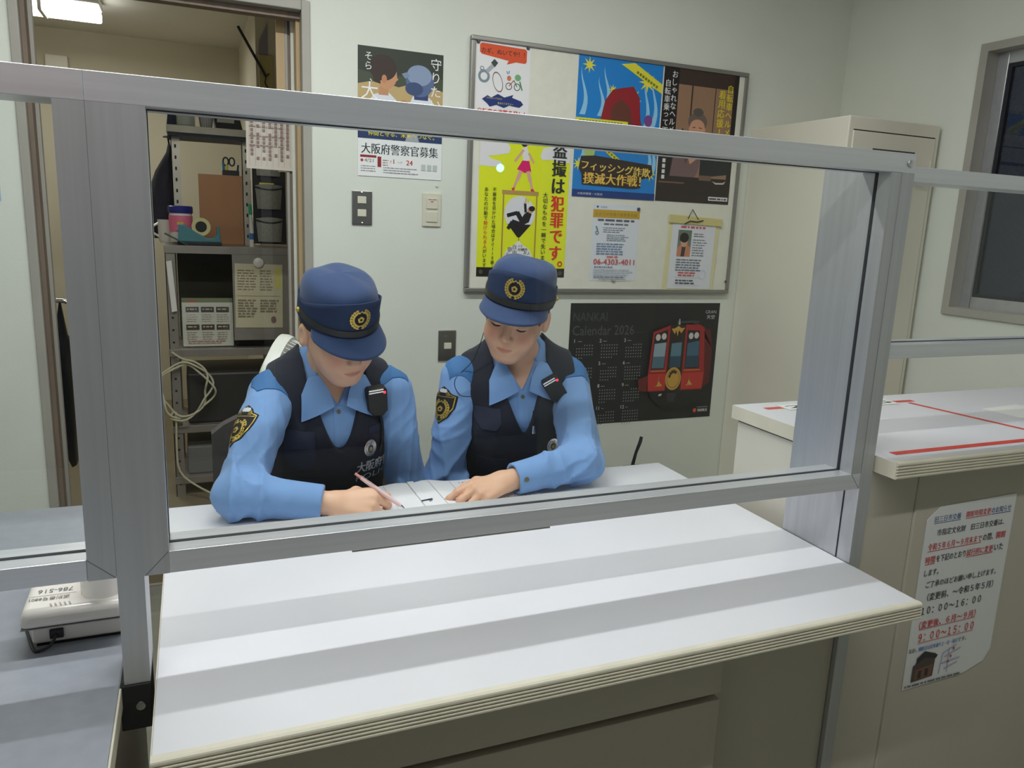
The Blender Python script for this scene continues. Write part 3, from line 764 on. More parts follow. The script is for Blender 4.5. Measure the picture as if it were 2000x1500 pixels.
p.poly([(.13, .20), (.20, .215), (.215, .195), (.15, .15)], (214, 160, 126))
p.rect(0, 0, .358, .10, (48, 36, 34)); p.poly([(.265, .090), (.285, .078), (.325, .080), (.335, .094), (.32, .086), (.285, .085)], (206, 196, 180))
p.rect(.01, .072, .13, .078, (120, 90, 70)); p.rect(.20, .09, .26, .11, (120, 92, 74))
p.vtext('おしゃれなヘルメット', .050, .498, .029, (238, 238, 238), bold=.01); p.vtext('自転車乗って下さい', .020, .463, .029, (238, 238, 238), bold=.01)
[p.rect(.020, .150 - k * .021, .034, .165 - k * .021, (226, 226, 226)) for k in range(4)]
p.vtext('自転車ヘルメット', .318, .470, .033, (232, 216, 40), bold=.015); p.vtext('着用応援！', .280, .448, .036, (232, 216, 40), bold=.015)
p.rect(.255, .012, .352, .028, (220, 220, 220)); p.lines(.260, .0165, .085, 1, .01, .006, (60, 60, 60), jitter=0)
p.finish(t)

# helpline flyer
t, p = poster('helpline_flyer', 'white flyer with an ochre title band and red telephone number on the notice board', 1.453, 1.150, 0.21, 0.297, BY - 0.0012, (226, 230, 238))
p.rect(0, .245, .21, .276, (206, 164, 52)); p.text('おおさか性暴力被害者支援', .010, .253, .014, (120, 130, 50), width=.188, height=.014)
p.poly([(.012, .286), (.018, .291), (.024, .286), (.018, .281)], (50, 70, 140)); p.text('大阪府', .030, .282, .009, (110, 120, 160), width=.03, height=.008)
p.lines(.022, .232, .165, 1, .01, .008, (90, 96, 112), jitter=0); p.lines(.05, .218, .11, 1, .01, .006, (110, 116, 128), jitter=0)
p.line(.016, .212, .024, .195, .006, (90, 140, 160)); p.ring(.022, .186, .004, .008, (110, 120, 140))
p.lines(.048, .205, .10, 3, .008, .0035, (140, 146, 160)); p.lines(.066, .178, .10, 4, .007, .0032, (140, 150, 166)); p.lines(.022, .142, .14, 5, .0095, .0042, (110, 136, 176))
p.lines(.07, .092, .05, 1, .01, .006, (214, 130, 120), jitter=0)
p.text('06-4303-4011', .012, .064, .026, (208, 72, 62), width=.186, height=.022, bold=.01)
p.lines(.016, .052, .09, 1, .01, .004, (110, 130, 160)); p.lines(.014, .042, .19, 4, .008, .0028, (176, 182, 192)); p.lines(.016, .012, .15, 1, .01, .004, (110, 116, 126)); p.lines(.04, .004, .13, 1, .01, .003, (140, 146, 156))
p.finish(t)
magnet(1.655, 1.434, (70, 76, 100), .007, 'dark blue magnet on the top right corner of the white flyer')
magnet(1.562, 1.152, (170, 170, 166), .008, 'grey magnet under the white flyer at its bottom edge')

# clipboard with a wanted sheet
t = thing('clipboard', 'pale yellow clipboard hung by a string at the lower right of the notice board', 'clipboard', (1.79, BY, 1.10))
M_CLIP = mat('pale_yellow_board', rgb(226, 218, 172), 0.5, var=0.04)
bind(t, 'board', MB().prism([(0, 0), (.252, -.003), (.262, .30), (.015, .314)], 0.004, o=(1.791, BY - 0.0015, 1.104), u=U, v=V, nrm=(0, -1, 0)), M_CLIP, bevel=0.001)
bind(t, 'clip_bar', MB().prism([(.008, .284), (.268, .276), (.268, .306), (.008, .318)], 0.008, o=(1.791, BY - 0.0055, 1.104), u=U, v=V, nrm=(0, -1, 0)), mat('clip_bar_yellow', rgb(214, 202, 138), 0.45), bevel=0.002)
bind(t, 'string', MB().tube([(1.885, BY - 0.016, 1.408), (1.912, BY - 0.004, 1.445), (1.935, BY - 0.016, 1.405)], 0.0018, n=6)
     .tube([(1.87, BY - 0.016, 1.385), (1.895, BY - 0.018, 1.398), (1.93, BY - 0.018, 1.395), (1.96, BY - 0.016, 1.402)], 0.0022, n=6), mat('black_string', rgb(34, 40, 36), 0.8))
sh = Sheet((1.815, BY - 0.0072, 1.122), (1, 0, -0.015), (0.02, 0, 1))
bind(t, 'sheet', MB().prism([(0, 0), (.212, 0), (.212, .266), (0, .266)], 0.0012, o=(1.815, BY - 0.006, 1.122), u=sh.u, v=sh.v, nrm=(0, -1, 0)), paper((226, 228, 236)))
sh.lay = 0.0003
sh.rect(.03, .132, .096, .240, (110, 124, 110)); sh.rect(.03, .132, .096, .20, (126, 128, 120)); sh.poly([(.03, .132), (.03, .165), (.05, .182), (.078, .182), (.096, .168), (.096, .132)], (206, 138, 106)); sh.poly([(.05, .132), (.054, .178), (.072, .178), (.068, .132)], (70, 60, 62))
sh.ell(.062, .192, .017, .021, (214, 164, 134)); sh.ell(.061, .209, .022, .020, (36, 30, 32)); sh.rect(.04, .196, .048, .212, (36, 30, 32))
sh.lines(.04, .248, .12, 1, .01, .008, (206, 84, 84), jitter=0); sh.lines(.106, .224, .06, 2, .009, .004, (120, 124, 136)); sh.lines(.104, .20, .07, 7, .0105, .0038, (126, 130, 142)); sh.lines(.03, .117, .13, 5, .0105, .0045, (110, 116, 136)); sh.lines(.045, .064, .10, 2, .0105, .005, (210, 90, 90)); sh.rect(.03, .046, .16, .0468, (150, 150, 156)); sh.lines(.035, .032, .11, 2, .011, .0048, (70, 74, 90)); sh.rect(.028, .014, .155, .0146, (150, 150, 156))
sh.ring(.165, .06, .018, .019, (160, 170, 200))
sh.finish(t)
magnet(2.112, 1.152, (80, 72, 64), .005, 'small brown pin at the lower right of the notice board')

# railway calendar
t, p = poster('wall_calendar', 'black wall calendar with a red train front, hung below the notice board', 1.386, 0.553, 0.722, 0.505, YB - 0.0012, (24, 24, 27), cat='calendar')
p.text('NANKAI', .014, .432, .05, (70, 71, 76), width=.155, height=.036); p.text('Calendar 2026', .014, .375, .05, (84, 85, 90), width=.285, height=.040)
p.rect(.31, .383, .345, .3837, (120, 120, 124))
mn = 0
for r in range(4):
    for c_ in range(3):
        mn += 1
        a = .024 + c_ * .115; b = .345 - r * .094
        p.text(str(mn), a, b, .021, (222, 222, 222)); p.rect(a + .016 + .008 * (mn > 9), b + .004, a + .034, b + .0055, (200, 200, 196))
        for rr in range(5):
            for cc in range(7):
                if (rr == 0 and cc < (mn * 3) % 6) or (rr == 4 and cc > (mn * 2) % 7): continue
                p.rect(a + .010 + cc * .0118, b - .014 - rr * .0128, a + .0145 + cc * .0118, b - .0095 - rr * .0128, (150, 150, 152))
T0 = np.array([.375, .13])
def tp(pts, c): p.poly([(T0[0] + a, T0[1] + b) for a, b in pts], c)
RD, RD2, DKR, GD = (164, 34, 34), (196, 52, 44), (96, 20, 24), (206, 160, 70)
tp([(.23, .275), (.30, .262), (.318, .18), (.318, .03), (.27, .0), (.26, .27)], DKR)
tp([(.0, .075), (.012, .255), (.10, .285), (.24, .285), (.268, .272), (.285, .075), (.28, .0), (.005, .0)], RD)
tp([(-.045, .055), (.0, .07), (.0, .0), (-.04, .005)], (110, 22, 26)); tp([(.0, .075), (.285, .075), (.28, .005), (.005, .005)], RD2)
tp([(.012, .095), (.02, .245), (.085, .265), (.078, .095)], (30, 30, 34)); tp([(.016, .10), (.022, .205), (.080, .21), (.075, .10)], (150, 172, 184)); tp([(.016, .10), (.018, .15), (.078, .15), (.075, .10)], (84, 116, 134))
tp([(.182, .095), (.182, .262), (.245, .258), (.256, .095)], (30, 30, 34)); tp([(.186, .10), (.188, .205), (.246, .215), (.252, .10)], (66, 104, 128)); tp([(.186, .10), (.187, .15), (.25, .15), (.252, .10)], (40, 70, 92))
tp([(.09, .0), (.095, .285), (.172, .285), (.170, .0)], (44, 26, 26)); tp([(.104, .10), (.107, .205), (.158, .21), (.158, .10)], (92, 132, 150)); tp([(.104, .10), (.105, .15), (.158, .15), (.158, .10)], (44, 78, 98))
for (a, b) in ((.037, .232), (.066, .236), (.202, .236), (.230, .238)): p.ell(T0[0] + a, T0[1] + b, .012, .014, (216, 206, 204))
tp([(.10, .268), (.118, .245), (.125, .262), (.132, .235), (.138, .262), (.150, .248), (.168, .272), (.15, .27), (.134, .28), (.118, .27)], GD)
p.ell(T0[0] + .128, T0[1] + .052, .040, .050, GD); p.ring(T0[0] + .128, T0[1] + .052, .030, .033, (150, 110, 40), sy=1.25)
for k in range(5): p.ell(T0[0] + .128 - .02 * math.cos(.3 + k * .45), T0[1] + .055 + .028 * math.sin(.3 + k * .45), .006, .007, (60, 36, 20))
for a in (.048, .202): tp([(a, .025), (a + .012, .072), (a + .004, .05), (a + .02, .03), (a + .028, .022), (a - .012, .02)], GD)
tp([(.012, .086), (.085, .086), (.085, .089), (.012, .089)], GD); tp([(.178, .086), (.262, .086), (.262, .089), (.178, .089)], GD)
tp([(.01, .0), (.28, .0), (.26, -.05), (.20, -.075), (.09, -.075), (.03, -.04)], (20, 19, 21)); tp([(.06, -.015), (.075, -.01), (.075, -.02), (.06, -.022)], (200, 200, 200)); tp([(.10, -.01), (.15, -.01), (.14, -.05), (.11, -.05)], (50, 50, 54))
tp([(.12, .29), (.20, .292), (.23, .285), (.24, .30), (.19, .302), (.125, .30)], (60, 60, 64)); tp([(.132, .285), (.142, .285), (.139, .31), (.135, .31)], (180, 182, 186))
p.text('GRAN', .640, .462, .02, (190, 190, 194), width=.055, height=.014); p.text('天空', .648, .440, .02, (226, 226, 228), width=.042, height=.017)
p.ell(.628, .036, .009, .009, (222, 84, 30)); p.text('NANKAI', .645, .029, .016, (230, 230, 230), width=.048, height=.013, bold=.02); p.lines(.64, .048, .055, 1, .01, .003, (150, 150, 150), jitter=0)
p.finish(t)

# switches and socket
def plate(name, label, x0, x1, z0, z1, m, cat, rockers, mr, red=False):
    t = thing(name, label, cat, ((x0 + x1) / 2, YB, (z0 + z1) / 2))
    bind(t, 'cover_plate', MB().box(x0, x1, YB - 0.007, YB, z0, z1), m, bevel=0.002)
    for (a0, a1, b0, b1) in rockers:
        bind(t, 'rocker', MB().box(x0 + a0, x0 + a1, YB - 0.011, YB - 0.004, z0 + b0, z0 + b1), mr, bevel=0.0015)
    return t
t = plate('light_switch', 'stainless two-gang light switch on the wall beside the doorway', 0.518, 0.588, 1.332, 1.447, M_STEEL, 'light switch', [(.019, .049, .072, .096), (.019, .049, .028, .052)], M_CREAMP)
for z in (1.338, 1.441): bind(t, 'screw', MB().lathe([(0, 0), (.003, .0002), (0, .0015)], n=10, c=(0.553, YB - 0.007, z), A=[[1, 0, 0], [0, 0, -1], [0, 1, 0]]), M_CHROME)
t = plate('wall_switch', 'cream plastic wall switch below the children poster', 0.769, 0.838, 1.335, 1.452, M_CREAMP, 'wall switch', [(.014, .056, .062, .100), (.014, .056, .016, .052)], M_CREAMP)
sh = Sheet((0.785, YB - 0.0112, 1.40), U, V); sh.lines(.004, .028, .03, 1, .01, .003, (150, 150, 140), jitter=0); sh.lines(.013, .020, .010, 1, .01, .004, (222, 110, 100), jitter=0); sh.finish(t)
t = plate('wall_outlet', 'stainless wall plate with one cream switch between the two officers', 0.839, 0.908, 0.842, 0.957, M_STEEL, 'wall plate', [(.022, .050, .045, .068)], M_CREAMP)
bind(t, 'key_hole', MB().lathe([(0, 0), (.006, .0003), (.005, .002), (0, .002)], n=12, c=(0.868, YB - 0.007, 0.932), A=[[1, 0, 0], [0, 0, -1], [0, 1, 0]]), M_STEEL)
tag(MB().lathe([(0, 0), (.005, 0), (.004, .004), (0, .0045)], n=10, c=(0.822, YB - 0.0005, 1.478), A=[[1, 0, 0], [0, 0, -1], [0, 1, 0]]).build('push_pin', M_WHITEP, smooth=True), 'white push pin in the wall above the cream switch', 'push pin')

# pale blue sheet at the far left of the back wall
tag(MB().box(-0.62, -0.513, YB - 0.0015, YB - 0.0004, 1.36, 1.62).build('blue_notice', paper((168, 196, 222))), 'pale blue sheet on the wall left of the doorway', 'notice')

# visiting hours notice on the tall counter front
NY = 1.0515
t = thing('hours_notice', 'laminated white notice with red lettering on the tall counter front', 'notice', (1.40, NY, 0.39))
sh = Sheet((1.392, NY - 0.0012, 0.392), (1, 0, 0.012), (-0.012, 0, 1))
NW, NH = 0.268, 0.425
bind(t, 'sheet', MB().prism([(0, 0), (.19, .004), (.25, .022), (NW, .05), (NW, NH), (.035, NH - .004), (0, NH - .03)], 0.001, o=(1.392, NY - 0.0002, 0.392), u=sh.u, v=sh.v, nrm=(0, -1, 0)), paper((232, 232, 234), 0.35))
sh.lay = 0.0003
RED, BLU, BLK = (204, 52, 60), (50, 84, 150), (50, 50, 54)
def run(b, segs, hgt):
    for (txt_, a0, a1, c_, ul) in segs:
        sh.text(txt_, a0, b, hgt, c_, width=a1 - a0, height=hgt, bold=.015)
        if ul: sh.rect(a0, b - .004, a1, b - .0027, c_)
run(.388, [('旧三日市交番', .022, .100, BLU, 1), ('開館時間変更', .116, .192, RED, 1), ('のお知らせ', .194, .256, BLU, 1)], .014)
run(.357, [('市指定文化財　旧三日市交番は、', .035, .240, BLK, 0)], .015)
run(.326, [('令和５年６月～９月末まで', .014, .176, RED, 1), ('の間、', .180, .212, BLK, 0), ('開館', .222, .252, RED, 0)], .016)
run(.297, [('時間', .012, .040, RED, 1), ('を下記のとおり', .044, .132, BLK, 0), ('試行的に変更', .135, .218, RED, 1), ('いた', .222, .250, BLK, 0)], .016)
run(.268, [('します。', .014, .056, BLK, 0)], .014)
run(.240, [('ご了承のほどお願い申し上げます。', .024, .240, BLK, 0)], .015)
run(.209, [('（変更前、～令和５年５月）', .034, .238, BLK, 0)], .018)
run(.177, [('１０：００～１６：００', .022, .206, BLK, 0)], .017)
run(.145, [('（変更後、６月～９月）', .022, .196, RED, 1)], .018)
run(.113, [('９：００～１５：００', .026, .196, RED, 1)], .019)
run(.090, [('なお、', .002, .026, BLK, 0), ('開館日は従来通り土・日・祝日', .032, .150, (50, 110, 190), 0), ('です。', .152, .178, BLK, 0)], .010)
sh.poly([(.022, .016), (.022, .055), (.032, .06), (.030, .072), (.052, .086), (.088, .074), (.086, .02)], (84, 72, 70)); sh.poly([(.028, .056), (.034, .072), (.052, .086), (.094, .070), (.09, .062), (.056, .07)], (52, 50, 56)); sh.poly([(.030, .02), (.030, .045), (.084, .05), (.082, .022)], (120, 88, 72)); sh.rect(.04, .022, .05, .04, (60, 46, 44)); sh.rect(.06, .024, .07, .042, (60, 46, 44))
for (a, b, a2, b2) in ((.105, .02, .11, .07), (.11, .07, .15, .085), (.105, .045, .165, .05), (.13, .02, .128, .08), (.12, .03, .16, .04), (.115, .06, .165, .075)): sh.line(a, b, a2, b2, .0018, (150, 160, 206))
for (a, b) in ((.142, .076), (.136, .058), (.130, .046)): sh.ell(a, b, .003, .003, (200, 60, 60))
sh.lines(.004, .006, .17, 1, .01, .004, (110, 110, 116), jitter=0)
sh.finish(t)
# ------------------------------------------------------------------ signed distance modelling for the two people
def rcone(p, a, b, r1, r2):
    a = np.asarray(a, float); b = np.asarray(b, float); ba = b - a
    h = np.clip(((p - a) @ ba) / (ba @ ba), 0, 1)
    return np.linalg.norm(p - a - h[:, None] * ba, axis=1) - (r1 + (r2 - r1) * h)
def ell(p, c, r, A=None):
    q = p - np.asarray(c, float)
    if A is not None: q = q @ np.asarray(A)
    r = np.asarray(r, float)
    k0 = np.linalg.norm(q / r, axis=1); k1 = np.linalg.norm(q / (r * r), axis=1)
    return k0 * (k0 - 1.0) / np.maximum(k1, 1e-9)
def smin(a, b, k):
    h = np.clip(0.5 + 0.5 * (b - a) / k, 0, 1)
    return b + (a - b) * h - k * h * (1 - h)
def smax(a, b, k):
    return -smin(-a, -b, k)
def nets(fn, lo, hi, h):
    """naive surface nets of fn < 0; fn is evaluated only near the surface"""
    lo = np.array(lo, float); hi = np.array(hi, float)
    B = 6
    nb = np.ceil((hi - lo) / (h * B)).astype(int)
    n = nb * B + 1
    D = np.full(tuple(n), 1.0, np.float32)
    g = np.stack(np.meshgrid(*[np.arange(k) for k in nb], indexing='ij'), -1).reshape(-1, 3)
    c = lo + (g + 0.5) * h * B
    dc = fn(c)
    near = np.abs(dc) < h * B * 1.35 + 0.012
    for (i, j, k) in g[(dc < 0) & ~near]:
        D[i * B:i * B + B + 1, j * B:j * B + B + 1, k * B:k * B + B + 1] = -1.0
    loc = np.stack(np.meshgrid(*[np.arange(B + 1)] * 3, indexing='ij'), -1).reshape(-1, 3)
    gn = g[near]
    for s0 in range(0, len(gn), 1500):
        idx = (gn[s0:s0 + 1500, None, :] * B + loc[None]).reshape(-1, 3)
        key = (idx[:, 0] * n[1] + idx[:, 1]) * n[2] + idx[:, 2]
        uq = np.unique(key)
        ii = np.stack([uq // (n[1] * n[2]), (uq // n[2]) % n[1], uq % n[2]], -1)
        D.reshape(-1)[uq] = fn(lo + ii * h)
    S = D < 0
    cs = S[:-1, :-1, :-1].astype(np.int8)
    tot = np.zeros(cs.shape, np.int8)
    for a in (0, 1):
        for b in (0, 1):
            for d in (0, 1):
                tot += S[a:n[0] - 1 + a, b:n[1] - 1 + b, d:n[2] - 1 + d]
    cells = np.argwhere((tot > 0) & (tot < 8))
    vid = np.full(tot.shape, -1, np.int32)
    vid[cells[:, 0], cells[:, 1], cells[:, 2]] = np.arange(len(cells))
    acc = np.zeros((len(cells), 3)); cnt = np.zeros(len(cells))
    corners = [(a, b, d) for a in (0, 1) for b in (0, 1) for d in (0, 1)]
    val = {c_: D[cells[:, 0] + c_[0], cells[:, 1] + c_[1], cells[:, 2] + c_[2]].astype(float) for c_ in corners}
    for c1 in corners:
        for ax in range(3):
            if c1[ax] == 0:
                c2 = list(c1); c2[ax] = 1; c2 = tuple(c2)
                d1, d2 = val[c1], val[c2]
                m = (d1 < 0) != (d2 < 0)
                t = d1[m] / (d1[m] - d2[m])
                pt = np.tile(np.array(c1, float), (m.sum(), 1)); pt[:, ax] += t
                acc[m] += pt; cnt[m] += 1
    V_ = lo + (cells + acc / cnt[:, None]) * h
    F = []
    for ax in range(3):
        o1, o2 = (ax + 1) % 3, (ax + 2) % 3
        sl1 = [slice(None)] * 3; sl2 = [slice(None)] * 3
        sl1[ax] = slice(0, n[ax] - 1); sl2[ax] = slice(1, n[ax])
        A_, B_ = S[tuple(sl1)], S[tuple(sl2)]
        e = np.argwhere(A_ != B_)
        e = e[(e[:, o1] > 0) & (e[:, o2] > 0) & (e[:, o1] < n[o1] - 1) & (e[:, o2] < n[o2] - 1)]
        flip = A_[e[:, 0], e[:, 1], e[:, 2]]
        q = []
        for (da, db) in ((-1, -1), (0, -1), (0, 0), (-1, 0)):
            k = e.copy(); k[:, o1] += da; k[:, o2] += db
            q.append(vid[k[:, 0], k[:, 1], k[:, 2]])
        q = np.stack(q, -1)
        q[~flip] = q[~flip][:, ::-1]
        F.append(q)
    F = np.concatenate(F)
    F = F[(F >= 0).all(1)]
    return V_, F
def mesh_from(name, V_, F, mats, parent, offset=(0, 0, 0), mi=None, keep_largest=True):
    me = bpy.data.meshes.new(name)
    me.from_pydata((V_ - np.array(offset)).tolist(), [], F.tolist())
    for m in mats: me.materials.append(m)
    if mi is not None: me.polygons.foreach_set('material_index', mi)
    me.polygons.foreach_set('use_smooth', [True] * len(me.polygons))
    me.update()
    o = bpy.data.objects.new(name, me); COL.objects.link(o); o.parent = parent
    return o
def march(P0, d, fn, maxd=0.25):
    """sphere trace points along unit direction d onto fn = 0"""
    P0 = np.array(P0, float); d = np.asarray(d, float); t = np.zeros(len(P0))
    for _ in range(60):
        v = fn(P0 + t[:, None] * d)
        t += np.clip(v, -0.02, 0.02) * 0.8
        if np.abs(v).max() < 1e-4: break
    return P0 + np.clip(t, -0.1, maxd)[:, None] * d
def rot_ypr(yw, pt, rl):
    """frame facing -Y: yaw about z (positive turns the front towards +x), pitch > 0 looks down, roll > 0 leans the crown to +x"""
    Rz = np.array([[math.cos(yw), -math.sin(yw), 0], [math.sin(yw), math.cos(yw), 0], [0, 0, 1]])
    Rx = np.array([[1, 0, 0], [0, math.cos(pt), -math.sin(pt)], [0, math.sin(pt), math.cos(pt)]])
    Ry = np.array([[math.cos(rl), 0, math.sin(rl)], [0, 1, 0], [-math.sin(rl), 0, math.cos(rl)]])
    return Rz @ Rx @ Ry
def creases(p, amp, k, seed):
    """cloth folds: soft ridges from warped waves"""
    r = np.random.RandomState(seed)
    out = np.zeros(len(p))
    for i in range(3):
        a = r.randn(3); a /= np.linalg.norm(a)
        b = r.randn(3); b /= np.linalg.norm(b)
        ph = r.rand() * 6
        f = k * (0.7 + 0.5 * i)
        n = np.sin(f * (p @ a) + 1.8 * np.sin(0.55 * f * (p @ b) + ph) + ph)
        out += amp / (1 + 0.6 * i) * ((1 - np.abs(n)) ** 2 - 0.3)
    return out

M_SKIN = bpy.data.materials.new('skin'); M_SKIN.use_nodes = True
_nt = M_SKIN.node_tree; _b = _nt.nodes['Principled BSDF']
_at = _nt.nodes.new('ShaderNodeAttribute'); _at.attribute_name = 'skin_tint'
_nt.links.new(_at.outputs['Color'], _b.inputs['Base Color'])
_b.inputs['Roughness'].default_value = 0.5
_b.inputs['Subsurface Weight'].default_value = 0.12
_b.inputs['Subsurface Radius'].default_value = (0.010, 0.004, 0.002)
_b.inputs['Subsurface Scale'].default_value = 0.5
M_SHIRT = mat('blue_shirt_cotton', rgb(122, 162, 216), 0.8, var=0.03, vscale=40, bump=0.15, bscale=900, bdist=0.0003, sheen=0.15)
M_EPAU = mat('dark_blue_epaulet', rgb(66, 116, 172), 0.75, var=0.03, vscale=60)
M_VEST = mat('navy_vest', rgb(30, 34, 48), 0.85, var=0.10, vscale=50, bump=0.3, bscale=700, bdist=0.0004, sheen=0.1)
M_VEST2 = mat('navy_vest_trim', rgb(40, 46, 66), 0.8, var=0.06, vscale=60)
M_CAP = mat('navy_cap_cloth', rgb(46, 68, 110), 0.85, var=0.08, vscale=30, bump=0.2, bscale=800, bdist=0.0003, sheen=0.2)
M_CAP2 = mat('navy_cap_panel', rgb(37, 54, 88), 0.85, var=0.06, vscale=30, bump=0.2, bscale=800, bdist=0.0003)
M_STRAP = mat('black_leather', rgb(46, 46, 46), 0.45, var=0.06, vscale=50)
M_HAIR = mat('black_hair', rgb(26, 22, 22), 0.5, bump=0.4, bscale=300, bdist=0.001, stretch=(4, 4, 0.4))
M_GOLD = mat('gold_thread', rgb(204, 176, 84), 0.4, 0.55, var=0.15, vscale=120)
M_SILVER = mat('silver_badge', rgb(214, 214, 210), 0.2, 1.0)
M_TROU = mat('navy_trousers', rgb(34, 40, 62), 0.85)
M_SHOE = mat('black_shoe', rgb(20, 20, 22), 0.35)
M_LASH = mat('eyelash', rgb(34, 26, 24), 0.6)
M_TEXTW = mat('reflective_lettering', rgb(226, 230, 234), 0.5)
M_BUTTON = mat('bronze_button', rgb(128, 122, 104), 0.35, 0.5)

def hand_prims(Wp, u, w, flex, thumb, left=False, spread=(6, 1, -4, -9), sc=0.95):
    """finger and palm cones of a hand: wrist Wp, u along the hand, w the back of the hand"""
    u = np.array(u, float); u /= np.linalg.norm(u)
    w = np.array(w, float); w -= u * (w @ u); w /= np.linalg.norm(w)
    v = np.cross(w, u) if not left else np.cross(u, w)      # thumb side
    L = lambda a, b, c: np.array(Wp) + sc * (a * u + b * v + c * w)
    pr = []
    kn = [(.084, .027, .002), (.088, .008, .005), (.083, -.011, .003), (.074, -.028, -.001)]
    ln = [(.041, .024, .020), (.045, .028, .021), (.042, .026, .020), (.033, .020, .018)]
    rd = [.0098, .0100, .0094, .0084]
    for i in range(4):
        pr.append((L(.004, kn[i][1] * .55, 0), L(*kn[i]), .016 * sc, (rd[i] + .002) * sc, .010))
        ang = 0.0; p0 = L(*kn[i]); sp = math.radians(spread[i])
        for j in range(3):
            ang += math.radians(flex[i][j])
            d = math.cos(ang) * (math.cos(sp) * u + math.sin(sp) * v) - math.sin(ang) * w
            p1 = p0 + sc * ln[i][j] * d
            pr.append((p0, p1, rd[i] * sc * (1 - .09 * j), rd[i] * sc * (1 - .09 * (j + 1)), .004))
            p0 = p1
    p0 = L(.018, .022, -.008)
    for (d, ll, r1, r2) in thumb:
        d = np.array(d, float); d /= np.linalg.norm(d)
        dw = d[0] * u + d[1] * v + d[2] * w
        p1 = p0 + sc * ll * dw
        pr.append((p0, p1, r1 * sc, r2 * sc, .008)); p0 = p1
    return pr, (u, v, w)

def disc_rings(poly, n=6):
    """star-shaped polygon -> points and faces of concentric rings"""
    poly = np.array(poly, float); c = poly.mean(0)
    k = len(poly)
    pts = [c]; fs = []
    for i in range(1, n + 1):
        pts += list(c + (poly - c) * i / n)
    for j in range(k):
        fs.append((0, 1 + j, 1 + (j + 1) % k))
    for i in range(1, n):
        for j in range(k):
            a = 1 + (i - 1) * k + j; b = 1 + (i - 1) * k + (j + 1) % k
            fs.append((a, a + k, b + k, b))
    return np.array(pts), fs
class Decal:
    """thin pieces laid on a distance-field surface along a direction"""
    def __init__(s, o, u, v, fn, back=0.08):
        s.o = np.array(o, float)
        s.u = np.array(u, float) / np.linalg.norm(u)
        v = np.array(v, float); v -= s.u * (v @ s.u); s.v = v / np.linalg.norm(v)
        s.n = np.cross(s.u, s.v); s.fn = fn; s.back = back
    def put(s, pts, off):
        P = s.o + np.asarray(pts)[:, :1] * s.u + np.asarray(pts)[:, 1:2] * s.v + s.back * s.n
        return march(P, -s.n, s.fn) + s.n * off
    def plate(s, mb, poly, m, off=0.0012, th=0.0015, n=6):
        dense = []
        for a_, b_ in zip(poly, list(poly[1:]) + [poly[0]]):
            a_, b_ = np.array(a_, float), np.array(b_, float); k_ = max(1, int(np.linalg.norm(b_ - a_) / 0.007))
            dense += [a_ + (b_ - a_) * i / k_ for i in range(k_)]
        poly = dense
        pts, fs = disc_rings(poly, n)
        top = s.put(pts, off + th); bot = s.put(pts, off)
        k = len(pts); nb = len(poly)
        F = [tuple(f) for f in fs] + [tuple(a + k for a in f[::-1]) for f in fs]
        e = k - nb
        F += [(e + j, e + j + k, e + (j + 1) % nb + k, e + (j + 1) % nb) for j in range(nb)]
        mb.add(list(top) + list(bot), F, m)
    def flat(s, mb, vs, fs, m, off):
        mb.add(list(s.put(vs, off)), fs, m)
    def band(s, mb, poly, wd, m, off):
        """outline strip inside a polygon"""
        P = np.array(poly, float); c = P.mean(0)
        d = P - c; ln = np.linalg.norm(d, axis=1, keepdims=True)
        Q = P - d / ln * wd
        k = len(P)
        s.flat(mb, np.concatenate([P, Q]), [(j, (j + 1) % k, (j + 1) % k + k, j + k) for j in range(k)], m, off)
def wreath(w, h, n=9):
    """leaf blades of a crest, as polygons round an oval"""
    out = []
    for sgn in (-1, 1):
        for i in range(n):
            a = -PI / 2 + sgn * (0.25 + 2.35 * i / (n - 1))
            cx, cy = w * .36 * math.cos(a), h * .38 * math.sin(a)
            ta = a + sgn * (PI / 2) - sgn * 0.75
            L = w * .125; t = w * .048
            d = np.array([math.cos(ta), math.sin(ta)]); q = np.array([-d[1], d[0]])
            c = np.array([cx, cy])
            out.append([c - d * L, c - d * L * .2 + q * t, c + d * L, c - d * L * .2 - q * t])
            c2 = c * 1.20 + d * L * .3
            ta2 = a + sgn * (PI / 2) + sgn * 0.1
            d2 = np.array([math.cos(ta2), math.sin(ta2)]); q2 = np.array([-d2[1], d2[0]])
            out.append([c2 - d2 * L * .8, c2 + q2 * t * 1.1, c2 + d2 * L * .8, c2 - q2 * t * 1.1])
    return out
def crest(dc, mb, a, b, w, h, off, m, dark):
    pts = [(a + w * .33 * math.cos(q), b + h * .36 * math.sin(q)) for q in np.linspace(0, 2 * PI, 20, endpoint=False)]
    dc.plate(mb, pts, dark, off, 0.0006, 3)
    for lf in wreath(w, h):
        dc.flat(mb, np.array(lf) + (a, b), [(0, 1, 2, 3)], m, off + 0.0012)
    star = []
    for k in range(10):
        r = (.165 if k % 2 == 0 else .135) * w
        star.append((a + r * math.cos(PI / 2 + k * PI / 5), b - .02 * h + r * math.sin(PI / 2 + k * PI / 5)))
    dc.plate(mb, star, m, off + 0.001, 0.0010, 2)
    dc.plate(mb, [(a + .06 * w * math.cos(q), b - .02 * h + .06 * w * math.sin(q)) for q in np.linspace(0, 2 * PI, 10, endpoint=False)], dark, off + 0.0021, 0.0004, 2)
    for (x, y, r) in ((-.10, .33, .05), (.10, .33, .05), (0, .38, .045)):
        dc.plate(mb, [(a + x * w + r * w * math.cos(q), b + y * h + r * w * math.sin(q)) for q in np.linspace(0, 2 * PI, 8, endpoint=False)], m, off + .001, .0008, 2)

